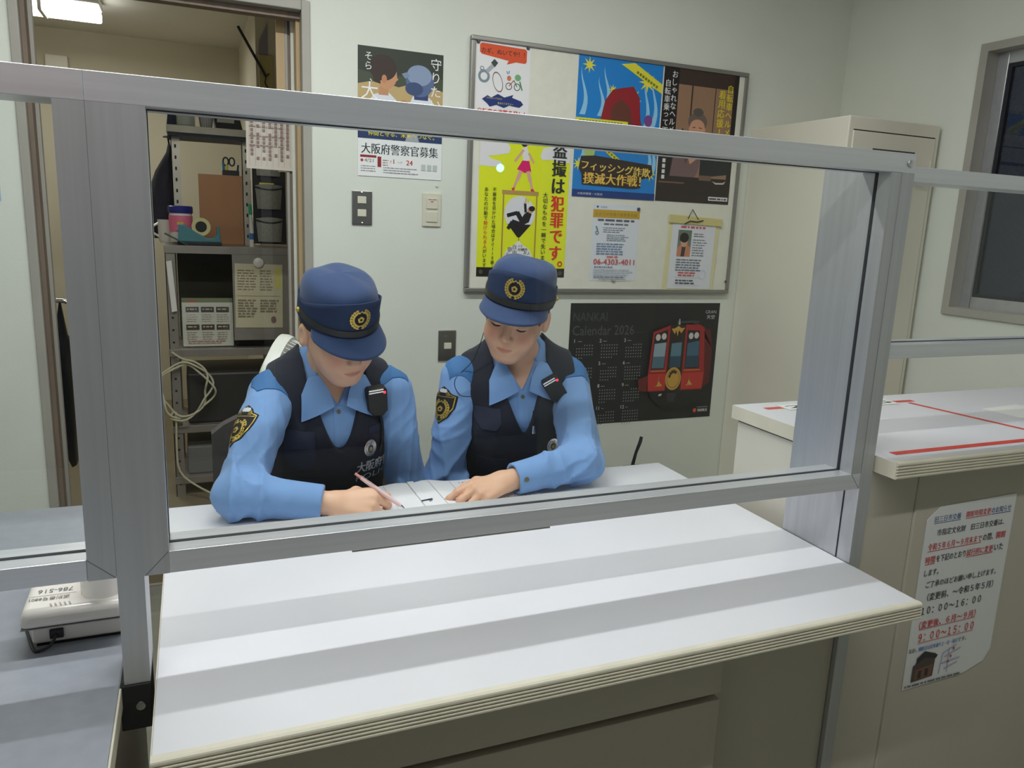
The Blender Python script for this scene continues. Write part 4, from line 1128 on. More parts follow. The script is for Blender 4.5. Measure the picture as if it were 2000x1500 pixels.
def make_person(cfg):
    N = np.array(cfg['neck']); Tm = rot_ypr(cfg['tyaw'], cfg['lean'], cfg.get('troll', 0)); Hc = np.array(cfg['head']); Hm = rot_ypr(*cfg['hypr'])
    J = {k: np.array(v, float) for k, v in cfg['joints'].items()}
    SR, ER, WR, SL, EL, WL = (J[k] for k in ('SR', 'ER', 'WR', 'SL', 'EL', 'WL'))
    root = thing('person', cfg['label'], 'person', (N[0], N[1] + 0.15, 0.0))
    off = np.array(root.location)
    bl = cfg['bulk']
    def torso(p, inf=0.0):
        q = (p - N) @ Tm
        d = ell(q, (0, .004, -.19), (.148 * bl, .098, .20))
        d = smin(d, rcone(q, (-.125 * bl, .012, -.062), (.125 * bl, .012, -.062), .050, .050), .05)
        d = smin(d, rcone(q, (-.11 * bl, .025, -.05), (0, .03, .03), .036, .048), .03)
        d = smin(d, rcone(q, (.11 * bl, .025, -.05), (0, .03, .03), .036, .048), .03)
        d = smin(d, ell(q, (0, -.055, -.20), (.105, .05, .075)), .05)
        d = smin(d, ell(q, (0, .02, -.40), (.132 * bl, .095, .16)), .08)
        d = smin(d, ell(q, (0, .035, -.52), (.16 * bl, .115, .09)), .06)
        return d - inf
    hands = [hand_prims(**cfg['hand_r'])[0], hand_prims(left=True, **cfg['hand_l'])[0]]
    hb = []
    for h in hands:
        P = np.array([q for a in h for q in (a[0], a[1])]); hb.append((P.min(0) - .05, P.max(0) + .05))
    def head(q):
        s_ = np.abs(q[:, 0]); m = q.copy(); m[:, 0] = s_
        d = ell(q, (0, .012, .025), (.074, .094, .082))
        d = smin(d, ell(q, (0, -.036, -.034), (.059, .056, .074)), .03)
        d = smin(d, rcone(m, (.044, .004, -.046), (.016, -.064, -.091), .020, .018), .035)
        d = smin(d, ell(q, (0, -.077, -.0955), (.015, .012, .011)), .02)
        d = smin(d, ell(m, (.036, -.060, -.038), (.025, .021, .028)), .03)
        d = smin(d, ell(q, (0, -.077, .022), (.050, .014, .011)), .02)
        d = smax(d, -ell(m, (.031, -.1015, .003), (.018, .0135, .010)), .010)
        d = smin(d, ell(m, (.031, -.0775, .001), (.0145, .0125, .0115)), .004)
        d = smin(d, rcone(q, (0, -.086, .010), (0, -.1045, -.030), .006, .0095), .013)
        d = smin(d, ell(m, (.0105, -.0965, -.034), (.0072, .0085, .0065)), .006)
        d = smin(d, ell(q, (0, -.085, -.064), (.026, .010, .017)), .014)
        sm = q.copy(); sm[:, 2] -= 7.0 * np.minimum(s_, .03) ** 2; sm[:, 1] -= 9.0 * np.minimum(s_, .03) ** 2
        d = smin(d, ell(sm, (0, -.0915, -.0610), (.0185, .0050, .0030)), .004)
        d = smin(d, ell(sm, (0, -.0905, -.0685), (.0155, .0054, .0037)), .004)
        d = smax(d, -rcone(sm, (-.020, -.0968, -.0650), (.020, -.0968, -.0650), .0011, .0011), .0025)
        ear = ell(m, (.0775, .014, -.012), (.0105, .0195, .031))
        ear = smax(ear, -ell(m, (.0875, .010, -.010), (.0065, .010, .018)), .005)
        d = smin(d, ear, .006)
        return d
    neck_a = Hc + Hm @ np.array([0, .022, -.055]); neck_b = N + Tm @ np.array([0, .022, -.02])
    def body(p):
        d = torso(p, -.006)
        d = smin(d, rcone(p, neck_a, neck_b, .050, .054), .03)
        for (a, b_, r1, r2) in ((SR, ER, .042, .036), (ER, WR, .038, .024), (SL, EL, .042, .036), (EL, WL, .038, .024)):
            d = smin(d, rcone(p, a, b_, r1, r2), .02)
        q = (p - Hc) @ Hm
        nr = np.linalg.norm(q, axis=1) < .20
        if nr.any():
            d[nr] = smin(d[nr], head(q[nr]), .022)
        for h, (l_, h_) in zip(hands, hb):
            k = ((p > l_) & (p < h_)).all(1)
            if k.any():
                dd = d[k]; pk = p[k]
                hd = np.full(len(pk), 9.0)
                for (a, b_, r1, r2, kk) in h:
                    hd = smin(hd, rcone(pk, a, b_, r1, r2), kk)
                d[k] = smin(dd, hd, .014)
        return d
    allp = np.array([N, SR, ER, WR, SL, EL, WL] + [q for h in hands for a in h for q in (a[0], a[1])] + [Hc + (0.13, .14, .13), Hc - (.13, .14, .13), N + Tm @ np.array([0, 0, -.6]), N + (0.2, .15, 0), N - (.2, .15, 0)])
    V_, F = nets(body, allp.min(0) - .06, allp.max(0) + .06, .0027)
    o = mesh_from('body', V_, F, [M_SKIN], root, off)
    # colour of lips, cheeks, knuckles
    q = (V_ - Hc) @ Hm
    base = np.array(rgb(*cfg['skin']))
    col = np.tile(base, (len(V_), 1))
    def blend(mask, c):
        mask = np.clip(mask, 0, 1)[:, None]
        col[:] = col * (1 - mask) + np.array(rgb(*c)) * mask
    blend(1.4 * np.exp(-(((np.abs(q[:, 0]) - .040) / .018) ** 2 + ((q[:, 2] + .030) / .016) ** 2)) * (q[:, 1] < -.03) * .35, (206, 122, 104))
    q = q.copy(); q[:, 2] -= 7.0 * np.minimum(np.abs(q[:, 0]), .03) ** 2
    lm = (q[:, 0] / .0205) ** 2 + ((q[:, 2] + .0650) / .0080) ** 2
    blend(np.clip((1.05 - lm) * 2, 0, 1) * (q[:, 1] < -.076) * .55, cfg['lips'])
    blend(np.exp(-((q[:, 2] + .0650) / .0012) ** 2) * (np.abs(q[:, 0]) < .020) * (q[:, 1] < -.076) * .7, (142, 84, 76))
    for h in hands:
        for (a, b_, r1, r2, kk) in h:
            if kk == .004:
                dd = np.linalg.norm(V_ - a, axis=1); blend(np.exp(-(dd / .010) ** 2) * .30, (206, 128, 106))
    at = o.data.attributes.new('skin_tint', 'FLOAT_COLOR', 'POINT')
    at.data.foreach_set('color', np.concatenate([col, np.ones((len(col), 1))], 1).astype(np.float32).ravel())
    HL = lambda a, b, c: Hc + Hm @ np.array([a, b, c])
    # lashes and brows (downcast lids)
    for s_ in (-1, 1):
        mb = MB()
        pts = []
        for t_ in np.linspace(-1, 1, 9):
            a = s_ * .031 + .0135 * t_; z = -.0030 - .0035 * (1 - t_ * t_) 
            y = -.0775 - .0131 * math.sqrt(max(0, 1 - (.0135 * t_ / .0150) ** 2) ) * .98
            pts.append(HL(a, y, z))
        mb.tube(pts, [.0005, .0010, .0013, .0015, .0015, .0015, .0014, .0012, .0006], n=6)
        k = mb.build('eyelash', M_LASH, smooth=True); k.data.transform(Matrix.Translation(-Vector(off))); k.parent = root
        mb = MB()
        mb.tube([HL(s_ * .014, -.0915, .0205), HL(s_ * .030, -.0895, .0245), HL(s_ * .047, -.0760, .0205)], [.0022, .0026, .001], n=6)
        k = mb.build('eyebrow', M_LASH, smooth=True); k.data.transform(Matrix.Translation(-Vector(off))); k.parent = root
    # hair
    def hair(p):
        q = (p - Hc) @ Hm; s_ = np.abs(q[:, 0])
        d = ell(q, (0, .014, .026), (.081, .100, .089))
        d = smin(d, ell(q, (0, .060, -.045), (.050, .040, .045)), .03)
        cut = np.maximum(-.030 - q[:, 1], -9)         # keep behind the temples
        low = np.minimum(np.maximum(-q[:, 2] - .012, .030 - q[:, 1]) , 9)
        keep = np.minimum(np.maximum(np.maximum(-.036 - q[:, 1], -.030 - q[:, 2]), np.maximum(q[:, 1] + .014, -1)), 9)
        k1 = np.minimum(np.minimum(np.maximum(.012 - q[:, 2], -.05 - q[:, 1]), np.maximum(.028 - q[:, 1], -.085 - q[:, 2])), np.maximum(np.maximum(-.034 - q[:, 1], q[:, 1] + .016), -.026 - q[:, 2]))
        d = smax(d, k1, .004)
        if cfg['bun']:
            d = smin(d, ell(q, (0, .105, -.015), (.034, .028, .034)), .012)
        return d
    V2, F2 = nets(hair, Hc - .17, Hc + .17, .0035)
    mesh_from('hair', V2, F2, [M_HAIR], root, off)
    # shirt
    sl = cfg['cuff']
    CR = ER + (WR - ER) * sl[0]; CL = EL + (WL - EL) * sl[1]
    def shirt(p):
        d = torso(p, .006)
        f = creases(p, .0085, 42, cfg['seed'])
        for (S_, E_, C_, sg) in ((SR, ER, CR, 1), (SL, EL, CL, -1)):
            a = rcone(p, S_, E_, .057, .049)
            b_ = rcone(p, E_, C_, .050, .036)
            arm = smin(a, b_, .025)
            ne = np.exp(-(np.linalg.norm(p - E_, axis=1) / .13) ** 2)
            ax = (C_ - E_) / np.linalg.norm(C_ - E_)
            tt = (p - C_) @ ax
            arm = arm - f * (.40 + .85 * ne) * np.clip((-tt - .045) / .05, 0, 1)
            rr = np.linalg.norm(p - C_ - tt[:, None] * ax, axis=1)
            cuff = np.maximum(rr - (.0385 - .002 * sg * 0), np.maximum(tt, -tt - .055))
            arm = np.maximum(arm, tt)
            arm = smin(arm, cuff, .004)
            arm = np.maximum(arm, -np.maximum(rr - .0300, -(tt + .012)))
            d = smin(d, arm, .020)
        qn = (p - N) @ Tm
        opening = np.maximum(np.abs(qn[:, 0]) - np.maximum(0, qn[:, 2] + .064) * .58, qn[:, 1] - .0)
        top = np.maximum(ell(qn, (0, .018, .02), (.054, .058, .08)), -qn[:, 2] - .03)
        d = smax(d, -opening, .002)
        d = smax(d, -top, .002)
        return d
    ap = np.array([N + (.0, 0, .02), N + Tm @ np.array([.17, .13, -.5]), N + Tm @ np.array([-.17, -.13, -.5]), SR, ER, CR, SL, EL, CL])
    V3, F3 = nets(shirt, ap.min(0) - .09, ap.max(0) + .09, .0042)
    q3 = (V3 - N) @ Tm
    so = mesh_from('shirt', V3, F3, [M_SHIRT], root, off)
    def part_of(po, nm, mb, m=None, smooth=True, fix=True):
        k = mb.build(nm, m, smooth=smooth, fix=fix); k.data.transform(Matrix.Translation(-Vector(off))); k.parent = po
        return k
    # vest
    zb, wt = cfg['vneck']
    def vest(p):
        q = (p - N) @ Tm; ax = np.abs(q[:, 0])
        d = torso(p, .020) - creases(p, .0020, 30, cfg['seed'] + 3)
        t = np.clip((q[:, 2] - zb) / (-zb), 0, 1.6)
        wz = wt * (np.sqrt(t) * (1 - cfg['vshape']) + t * cfg['vshape'])
        cut = np.maximum(np.where(q[:, 2] > zb, ax - wz, .05 + (zb - q[:, 2])), q[:, 1] - .03)
        cutb = np.maximum(ax - .072, np.maximum(-q[:, 2] - .012, -9))
        d = smax(d, -cut, .004); d = smax(d, -cutb, .004)
        hole = np.maximum(np.sqrt((q[:, 1] - .0) ** 2 + ((q[:, 2] + .155) * .85) ** 2) - .062, .128 * bl - ax)
        d = smax(d, -hole, .006)
        d = smax(d, ax - (.146 * bl + .02 * np.clip((-.12 - q[:, 2]) / .06, 0, 1)), .006)
        d = np.maximum(d, -.47 - q[:, 2])
        return d
    vb = np.array([N + Tm @ np.array(c_) for c_ in ((.2, .17, .06), (-.2, -.17, .06), (.2, -.17, -.5), (-.2, .17, -.5))])
    V4, F4 = nets(vest, vb.min(0) - .03, vb.max(0) + .03, .0045)
    vo = mesh_from('vest', V4, F4, [M_VEST], root, off)
    outer = lambda p: np.minimum(shirt(p), vest(p))
    TL = lambda a, b, c: N + Tm @ np.array([a, b, c])
    tx, ty, tz = Tm[:, 0], Tm[:, 1], Tm[:, 2]
    # collar: stand and two points
    mb = MB(); rows = []
    for th in np.linspace(math.radians(38), math.radians(322), 30):
        cx, cy = math.sin(th), -math.cos(th)
        fr = max(0, -cy)
        r0 = [(.057, -.030 - .035 * fr), (.060, .012 - .022 * fr), (.0625, .030 - .020 * fr), (.070, .024 - .022 * fr), (.080, -.012 - .024 * fr)]
        rows.append([TL(cx * r, .020 + cy * r, z) for r, z in r0])
    k = len(rows[0]); vs = [v for r in rows for v in r]
    fs = [(i * k + j, (i + 1) * k + j, (i + 1) * k + j + 1, i * k + j + 1) for i in range(len(rows) - 1) for j in range(k - 1)]
    mb.add(vs, fs)
    ck = part_of(so, 'collar', mb, M_SHIRT)
    md = ck.modifiers.new('thick', 'SOLIDIFY'); md.thickness = .002; md.offset = 0
    dc = Decal(TL(0, -.02, 0), tx, tz, lambda p: smin(torso(p, .021), rcone(p, neck_a, neck_b, .058, .064), .02), .16)
    for s_ in (-1, 1):
        mb = MB()
        poly = [(s_ * .046, .012), (s_ * .070, .004), (s_ * .088, -.030), (s_ * .090, -.092), (s_ * .052, -.074), (s_ * .014, -.054), (s_ * .024, -.020)]
        if s_ < 0: poly = poly[::-1]
        dc.plate(mb, poly, M_SHIRT, .003, .0025, 7)
        part_of(so, 'collar_point', mb)
    # placket and buttons
    mb = MB(); dcs = Decal(TL(0, -.02, 0), tx, tz, shirt, .16)
    dcs.plate(mb, [(-.013, -.062), (-.013, zb + .012), (.013, zb + .012), (.013, -.062)], M_SHIRT, .0002, .0012, 8)
    part_of(so, 'placket', mb)
    circ = lambda a, b, r, n=12: [(a + r * math.cos(x), b + r * math.sin(x)) for x in np.linspace(0, 2 * PI, n, endpoint=False)]
    for z in np.arange(-.075, zb + .02, -.075):
        mb = MB(); dcs.plate(mb, circ(0, z, .0052), M_BUTTON, .0014, .0018, 3); part_of(so, 'button', mb)
    # epaulets
    for s_, S_ in ((-1, SR), (1, SL)):
        mb = MB(); de = Decal(TL(s_ * .125 * bl, .0, 0), tx, ty, shirt, .10)
        a0, a1 = s_ * -.015, s_ * .060
        poly = [(a0, -.062), (a1, -.050), (a1 * 1.12, -.01), (a1, .026), (a0, .030)]
        if s_ < 0: poly = poly[::-1]
        de.plate(mb, poly, M_EPAU, .0005, .0022, 7); part_of(so, 'epaulet', mb)
    # shoulder patch on the right sleeve
    pc, pn, pu = cfg['patch']
    pn = np.array(pn, float); pn /= np.linalg.norm(pn)
    pv = np.array(pu, float)
    dp = Decal(pc, np.cross(pv, pn), pv, shirt, .08)
    w_, h_ = .037, .050
    shield = [(-w_ * .93, -h_ * .15), (-w_ * .62, -h_ * .62), (0, -h_), (w_ * .62, -h_ * .62), (w_ * .93, -h_ * .15), (w_, h_ * .52), (w_ * .62, h_ * .62), (w_ * .40, h_ * .80), (0, h_ * .96), (-w_ * .40, h_ * .80), (-w_ * .62, h_ * .62), (-w_, h_ * .52)]
    shield = [np.array(p_) for p_ in shield]
    sh2 = []
    for a, b_ in zip(shield, shield[1:] + shield[:1]): sh2 += [a, (a + b_) / 2]
    mb = MB(); dp.plate(mb, sh2, mat('patch_black', rgb(26, 27, 32), 0.8), .0008, .0016, 8)
    dp.band(mb, [p_ * .93 for p_ in sh2], .0022, M_GOLD, .0032)
    crest(dp, mb, 0, -.010, .050, .052, .0028, M_GOLD, MATS['patch_black'])
    for t_ in np.linspace(-.8, .8, 9): dp.flat(mb, np.array([(w_ * .9 * (t_ - .1), h_ * .42), (w_ * .9 * (t_ + .1), h_ * .42), (w_ * .9 * (t_ + .1), h_ * .45), (w_ * .9 * (t_ - .1), h_ * .45)]), [(0, 1, 2, 3)], M_GOLD, .0030)
    for (ch, a) in (('大', -.020), ('阪', .010)):
        vs, fs = glyphs(ch); dp.flat(mb, vs * .011 + (a, h_ * .50), fs, M_GOLD, .0030)
    for a in (-.007, .0, .007): dp.plate(mb, circ(a, h_ * .74, .0052), mat('patch_white', rgb(206, 210, 220), 0.6), .0024, .0008, 2)
    part_of(so, 'shoulder_patch', mb, smooth=False, fix=False)
    # vest details
    dv = Decal(TL(0, -.02, 0), tx, tz, vest, .16)
    for nm, polys in (('pocket_flap', cfg['flaps']),):
        for poly in polys:
            mb = MB(); dv.plate(mb, poly, M_VEST2, .0004, .0022, 7); part_of(vo, nm, mb)
    mb = MB(); bx, bz = cfg['badge']
    dv.plate(mb, [(bx + .017 * math.cos(x), bz + .021 * math.sin(x)) for x in np.linspace(0, 2 * PI, 22, endpoint=False)], M_SILVER, .001, .0025, 4)
    crest(dv, mb, bx, bz, .026, .032, .0040, M_SILVER, mat('badge_dark', rgb(90, 92, 96), 0.3, 0.9))
    dv.plate(mb, circ(bx, bz - .002, .004), M_GOLD, .0052, .0012, 2)
    part_of(vo, 'chest_badge', mb, fix=False)
    (lx, lz, sz) = cfg['lettering']
    mb = MB(); vs, fs = glyphs('大阪府警察', 0.01)
    dv.flat(mb, vs * (sz * 1.0, sz * 1.35) + (lx, lz), fs, M_TEXTW, .0018)
    dv.flat(mb, vs * (sz * 1.0, sz * 1.35) + (lx + .0008, lz), fs, M_TEXTW, .0019)
    vs, fs = glyphs('POLICE')
    dv.flat(mb, vs * (sz * 1.45, sz * 1.15) + (lx, lz - sz * 1.25), fs, M_TEXTW, .0018)
    part_of(vo, 'vest_lettering', mb, smooth=False, fix=False)
    for s_ in (-1, 1):
        mb = MB()
        dv.plate(mb, [(s_ * .10 - .028, -.115), (s_ * .10 + .028, -.115), (s_ * .10 + .028, -.13), (s_ * .10 - .028, -.13)], M_VEST2, .0004, .002, 4)
        part_of(vo, 'vest_tape', mb)
    # trousers and shoes
    Hp = [TL(s_ * .085, .03, -.53) for s_ in (-1, 1)]
    fwd = -ty.copy(); fwd[2] = 0; fwd /= np.linalg.norm(fwd); sd = np.array([-fwd[1], fwd[0], 0])
    kn = [h_ + fwd * .36 + np.array([0, 0, .02 - (h_[2] - .50)]) + sd * (-s_ * .02) * -1 for h_, s_ in zip(Hp, (-1, 1))]
    an = [np.array([k_[0], k_[1] + .02, .10]) for k_ in kn]
    def trou(p):
        d = np.maximum(torso(p, .012), ((p - N) @ Tm)[:, 2] + .46)
        for h_, k_, a_ in zip(Hp, kn, an):
            d = smin(d, rcone(p, h_, k_, .082, .064), .03); d = smin(d, rcone(p, k_, a_, .064, .050), .02)
        return d
    tp_ = np.array(Hp + kn + an + [TL(0, .15, -.5)])
    V5, F5 = nets(trou, tp_.min(0) - .12, tp_.max(0) + .12, .010)
    mesh_from('trousers', V5, F5, [M_TROU], root, off)
    for a_ in an:
        f0 = a_ + (0, 0, -.055)
        shoe = lambda p: np.maximum(smin(rcone(p, f0 + fwd * -.03, f0 + fwd * .13, .042, .036), rcone(p, f0 + fwd * -.03, a_, .042, .042), .02), .0 - p[:, 2])
        V6, F6 = nets(shoe, f0 - (.2, .2, .06), f0 + (.2, .2, .12), .008)
        mesh_from('shoe', V6, F6, [M_SHOE], root, off)
    # cap
    Cm = Hm @ rot_ypr(0, cfg['cap_tilt'], 0)
    CL_ = lambda a, b, c: Hc + Hm @ np.array([0, .008, .036]) + Cm @ np.array([a, b, c])
    n = 56
    def ringpts(f, z, th):
        return CL_(.0835 * f * math.sin(th), -.1035 * f * math.cos(th), z)
    mb = MB(); prof = [(1.0, .0), (1.005, .02), (1.01, .045), (1.0, .058), (.97, .074), (.90, .088), (.77, .098), (.56, .105), (.28, .108), (.02, .109)]
    r0 = np.random.RandomState(cfg['seed'])
    ph = r0.rand(4) * 6
    vs = []
    for (f, z) in prof:
        for j in range(n):
            th = 2 * PI * j / n
            dz = (.0040 * math.sin(3 * th + ph[0]) * (z > .06) + .0022 * math.sin(5 * th + ph[1]) * (z > .05)) * f
            ff = f * (1 + .012 * math.sin(4 * th + ph[2]) * (z > .055))
            vs.append(ringpts(ff, z + dz - .008 * (z > .06) * max(0, -math.cos(th)), th))
    fs = [(i * n + j, i * n + (j + 1) % n, (i + 1) * n + (j + 1) % n, (i + 1) * n + j) for i in range(len(prof) - 1) for j in range(n)]
    fs.append(tuple((len(prof) - 1) * n + j for j in range(n)))
    mb.add(vs, fs, M_CAP)
    cp = part_of(root, 'cap', mb)
    mb = MB(); vs = []; m_ = 6
    for j in range(n):
        th = 2 * PI * j / n
        c_ = max(0.0, math.cos(th))
        top = .042 + .052 * c_ ** 1.15 - .004 * math.cos(2 * th)
        for i in range(m_ + 1):
            s_ = i / m_
            vs.append(ringpts(1.030 + .045 * s_ * s_ * c_ ** 2, -.002 + (top + .002) * s_, th))
    fs = [(j * (m_ + 1) + i, ((j + 1) % n) * (m_ + 1) + i, ((j + 1) % n) * (m_ + 1) + i + 1, j * (m_ + 1) + i + 1) for j in range(n) for i in range(m_)]
    mb.add(vs, fs, M_CAP2)
    k = part_of(cp, 'front_panel', mb); md = k.modifiers.new('thick', 'SOLIDIFY'); md.thickness = .0022; md.offset = 1
    mb = MB(); vs = []; nv, ms = 33, 8
    for j in range(nv):
        th = math.radians(-68 + 136 * j / (nv - 1))
        prj = .056 * max(0, math.cos(th * 1.28)) ** .75
        for i in range(ms + 1):
            s_ = i / ms
            b0 = np.array([.0835 * 1.03 * math.sin(th), -.1035 * 1.03 * math.cos(th)])
            dr = np.array([.35 * math.sin(th), -math.cos(th)]); dr /= np.linalg.norm(dr)
            q2 = b0 + dr * prj * s_
            vs.append(CL_(q2[0], q2[1], -.001 - .018 * s_ * (prj / .056) - .006 * s_ * s_ - .012 * (math.sin(th)) ** 2 * s_))
    fs = [(j * (ms + 1) + i, (j + 1) * (ms + 1) + i, (j + 1) * (ms + 1) + i + 1, j * (ms + 1) + i + 1) for j in range(nv - 1) for i in range(ms)]
    mb.add(vs, fs, M_CAP)
    k = part_of(cp, 'visor', mb); md = k.modifiers.new('thick', 'SOLIDIFY'); md.thickness = .003; md.offset = 0
    mb = MB(); vs = []; nv = 41
    for j in range(nv):
        th = math.radians(-98 + 196 * j / (nv - 1))
        for (f, z) in ((1.055, .004), (1.085, .004), (1.085, .019), (1.055, .019)):
            vs.append(ringpts(f, z + .004 * (1 - math.cos(th)), th))
    fs = [(j * 4 + i, (j + 1) * 4 + i, (j + 1) * 4 + (i + 1) % 4, j * 4 + (i + 1) % 4) for j in range(nv - 1) for i in range(4)] + [(0, 1, 2, 3), ((nv - 1) * 4 + 3, (nv - 1) * 4 + 2, (nv - 1) * 4 + 1, (nv - 1) * 4)]
    mb.add(vs, fs, M_STRAP)
    part_of(cp, 'chin_strap', mb)
    for s_ in (-1, 1):
        part_of(cp, 'strap_button', MB().ball(ringpts(1.09, .018, s_ * math.radians(97)), .006, M_GOLD, 10))
    panel = lambda p: (lambda q: (np.sqrt((q[:, 0] / .0878) ** 2 + (q[:, 1] / .1088) ** 2) - 1) * .088)((p - CL_(0, 0, 0)) @ Cm)
    db = Decal(CL_(0, -.12, .050), Cm[:, 0], Cm[:, 2], panel, .03)
    mb = MB(); crest(db, mb, 0, 0, .050, .050, .0022, M_GOLD, mat('crest_navy', rgb(20, 24, 40), 0.8))
    part_of(cp, 'cap_crest', mb, smooth=False, fix=False)
    return dict(root=root, off=off, TL=TL, Tm=Tm, HL=HL, Hm=Hm, vest=vest, shirt=shirt, outer=outer, dv=dv, part_of=part_of, so=so, vo=vo, hands=hands, cap=cp)
# ------------------------------------------------------------------ the two officers
R_ = math.radians
lap = dict(flex=[(35, 45, 25)] * 4, thumb=[((.6, .8, -.2), .042, .013, .011), ((.9, .3, -.3), .030, .011, .0095), ((.95, .0, -.3), .024, .0095, .008)])
A = make_person(dict(
    label='officer in blue shirt and navy cap, head bowed, writing with a pink pen',
    neck=(0.308, 1.885, 0.985), tyaw=R_(5), lean=R_(13), bulk=1.0, head=(0.309, 1.800, 1.097), hypr=(R_(17), R_(24), R_(-6)), cap_tilt=R_(-1),
    skin=(236, 190, 160), lips=(206, 118, 108), bun=True, seed=11, cuff=(.86, .9), vneck=(-.160, .066), vshape=.15,
    joints=dict(SR=(0.165, 1.880, 0.925), ER=(0.070, 1.625, 0.774), WR=(0.264, 1.572, 0.752), SL=(0.455, 1.885, 0.925), EL=(0.500, 1.850, 0.665), WL=(0.42, 1.72, 0.60)),
    hand_r=dict(Wp=(0.262, 1.572, 0.752), u=(1, -.20, .02), w=(.10, -.62, .78), flex=[(38, 48, 22), (48, 58, 30), (56, 66, 34), (60, 66, 34)],
                thumb=[((.62, .60, -.45), .044, .0135, .0115), ((.86, .10, -.50), .032, .0115, .0100), ((.88, -.25, -.40), .026, .0100, .0080)]),
    hand_l=dict(Wp=(0.415, 1.715, 0.597), u=(-.8, -.5, -.1), w=(0, -.1, 1), **lap),
    patch=((0.080, 1.748, 0.892), (-.52, -.80, .30), (.12, .28, .95)),
    flaps=[[(-.128, -.115), (-.062, -.115), (-.060, -.185), (-.075, -.205), (-.112, -.205), (-.128, -.185)],
           [(-.115, -.235), (-.035, -.235), (-.033, -.262), (-.05, -.285), (-.10, -.285), (-.117, -.262)]],
    badge=(.075, -.165), lettering=(.040, -.225, .0245)))
B = make_person(dict(
    label='officer in blue shirt and navy cap with an ear wire, pointing at the open ledger',
    neck=(0.800, 1.870, 1.000), tyaw=R_(-12), lean=R_(10), troll=R_(-3), bulk=1.03, head=(0.762, 1.800, 1.134), hypr=(R_(-36), R_(17), R_(11)), cap_tilt=R_(-9),
    skin=(228, 182, 152), lips=(198, 116, 104), bun=False, seed=23, cuff=(.9, .86), vneck=(-.165, .066), vshape=.6,
    joints=dict(SR=(0.652, 1.905, 0.945), ER=(0.598, 1.865, 0.670), WR=(0.69, 1.72, 0.60), SL=(0.948, 1.850, 0.935), EL=(0.872, 1.612, 0.785), WL=(0.655, 1.592, 0.758)),
    hand_r=dict(Wp=(0.69, 1.72, 0.598), u=(.8, -.5, -.1), w=(0, -.1, 1), **lap),
    hand_l=dict(Wp=(0.662, 1.592, 0.760), u=(-1, -.30, -.16), w=(-.12, -.42, .90), spread=(3, 0, -2, -5), flex=[(12, 18, 10), (24, 34, 18), (32, 42, 22), (38, 44, 24)],
                thumb=[((.70, .66, -.30), .044, .0135, .0115), ((.95, .15, -.30), .032, .0115, .0100), ((.98, .0, -.15), .026, .0100, .0080)]),
    patch=((0.582, 1.868, 0.885), (-.93, -.36, .10), (.10, .10, .99)),
    flaps=[[(-.125, -.10), (-.062, -.10), (-.060, -.135), (-.075, -.155), (-.11, -.155), (-.125, -.135)],
           [(-.122, -.235), (-.045, -.235), (-.043, -.262), (-.058, -.282), (-.108, -.282), (-.124, -.262)]],
    badge=(.078, -.205), lettering=(.040, -.262, .0235)))
# ------------------------------------------------------------------ things worn, held and lying on the counter
def fit(po_off): return Matrix.Translation(-Vector(po_off))
M_LED = mat('red_led', rgb(230, 20, 30), 0.3, emit=((1.0, 0.03, 0.05), 2.5))
def microphone(P, label, a, b, tilt, sx=1.0):
    dv = P['dv']
    c = dv.put(np.array([(a, b)]), 0.004)[0]
    u0, v0, n0 = dv.u, dv.v, dv.n
    u = math.cos(tilt) * u0 + math.sin(tilt) * v0; v = -math.sin(tilt) * u0 + math.cos(tilt) * v0
    t = thing('radio_microphone', label, 'microphone', tuple(c), 'radio microphones clipped to the vests')
    W = .021 * sx
    bind(t, 'body', MB().prism([(-W, .030), (-W * .95, -.022), (-W * .45, -.038), (W * .5, -.040), (W, -.028), (W, .030), (W * .8, .036), (-W * .8, .036)], .026, o=c, u=u, v=v, nrm=n0), M_BLACK, bevel=.003, seg=3)
    for k, z in enumerate((.033, .027)):
        bind(t, 'silver_stripe', MB().obox(c + v * z + n0 * .0265 - u * .003, u * W * .72, v * .0016, n0 * .0008), M_CHROME)
    bind(t, 'indicator_light', MB().ball(c + v * .024 + u * W * .72 + n0 * .026, (.0035, .0035, .0035), n=10), M_LED, smooth=True)
    cab = [c + v * -.038 + n0 * .012]
    for k in range(1, 9):
        q = dv.put(np.array([(a + .010 * math.sin(k * .4) + .012, b - .036 - .012 * k)]), .006)[0]
        cab.append(q)
    bind(t, 'cable', MB().tube(cab, .0036, n=8), M_BLACK, smooth=True)
    return t
microphone(A, 'black radio microphone with silver top clipped on the writing officer', .090, -.048, .12, 1.2)
microphone(B, 'black radio microphone with red light clipped on the pointing officer', .082, -.052, .52, 1.12)
# whistle on a cord (pointing officer)
dvB = B['dv']
t = thing('whistle', 'small silver whistle on a black cord at the pointing officer chest', 'whistle', tuple(dvB.put(np.array([(.022, -.145)]), .003)[0]))
c0 = dvB.put(np.array([(.022, -.150)]), .005)[0]
bind(t, 'body', MB().tube([c0 + dvB.v * .011, c0 - dvB.v * .011], [.0035, .0055], n=12), M_CHROME, smooth=True)
bind(t, 'cord', MB().tube([dvB.put(np.array([(.022 + .004 * k, -.138 + .022 * k)]), .004)[0] for k in range(5)], .0018, n=6), M_BLACK, smooth=True)
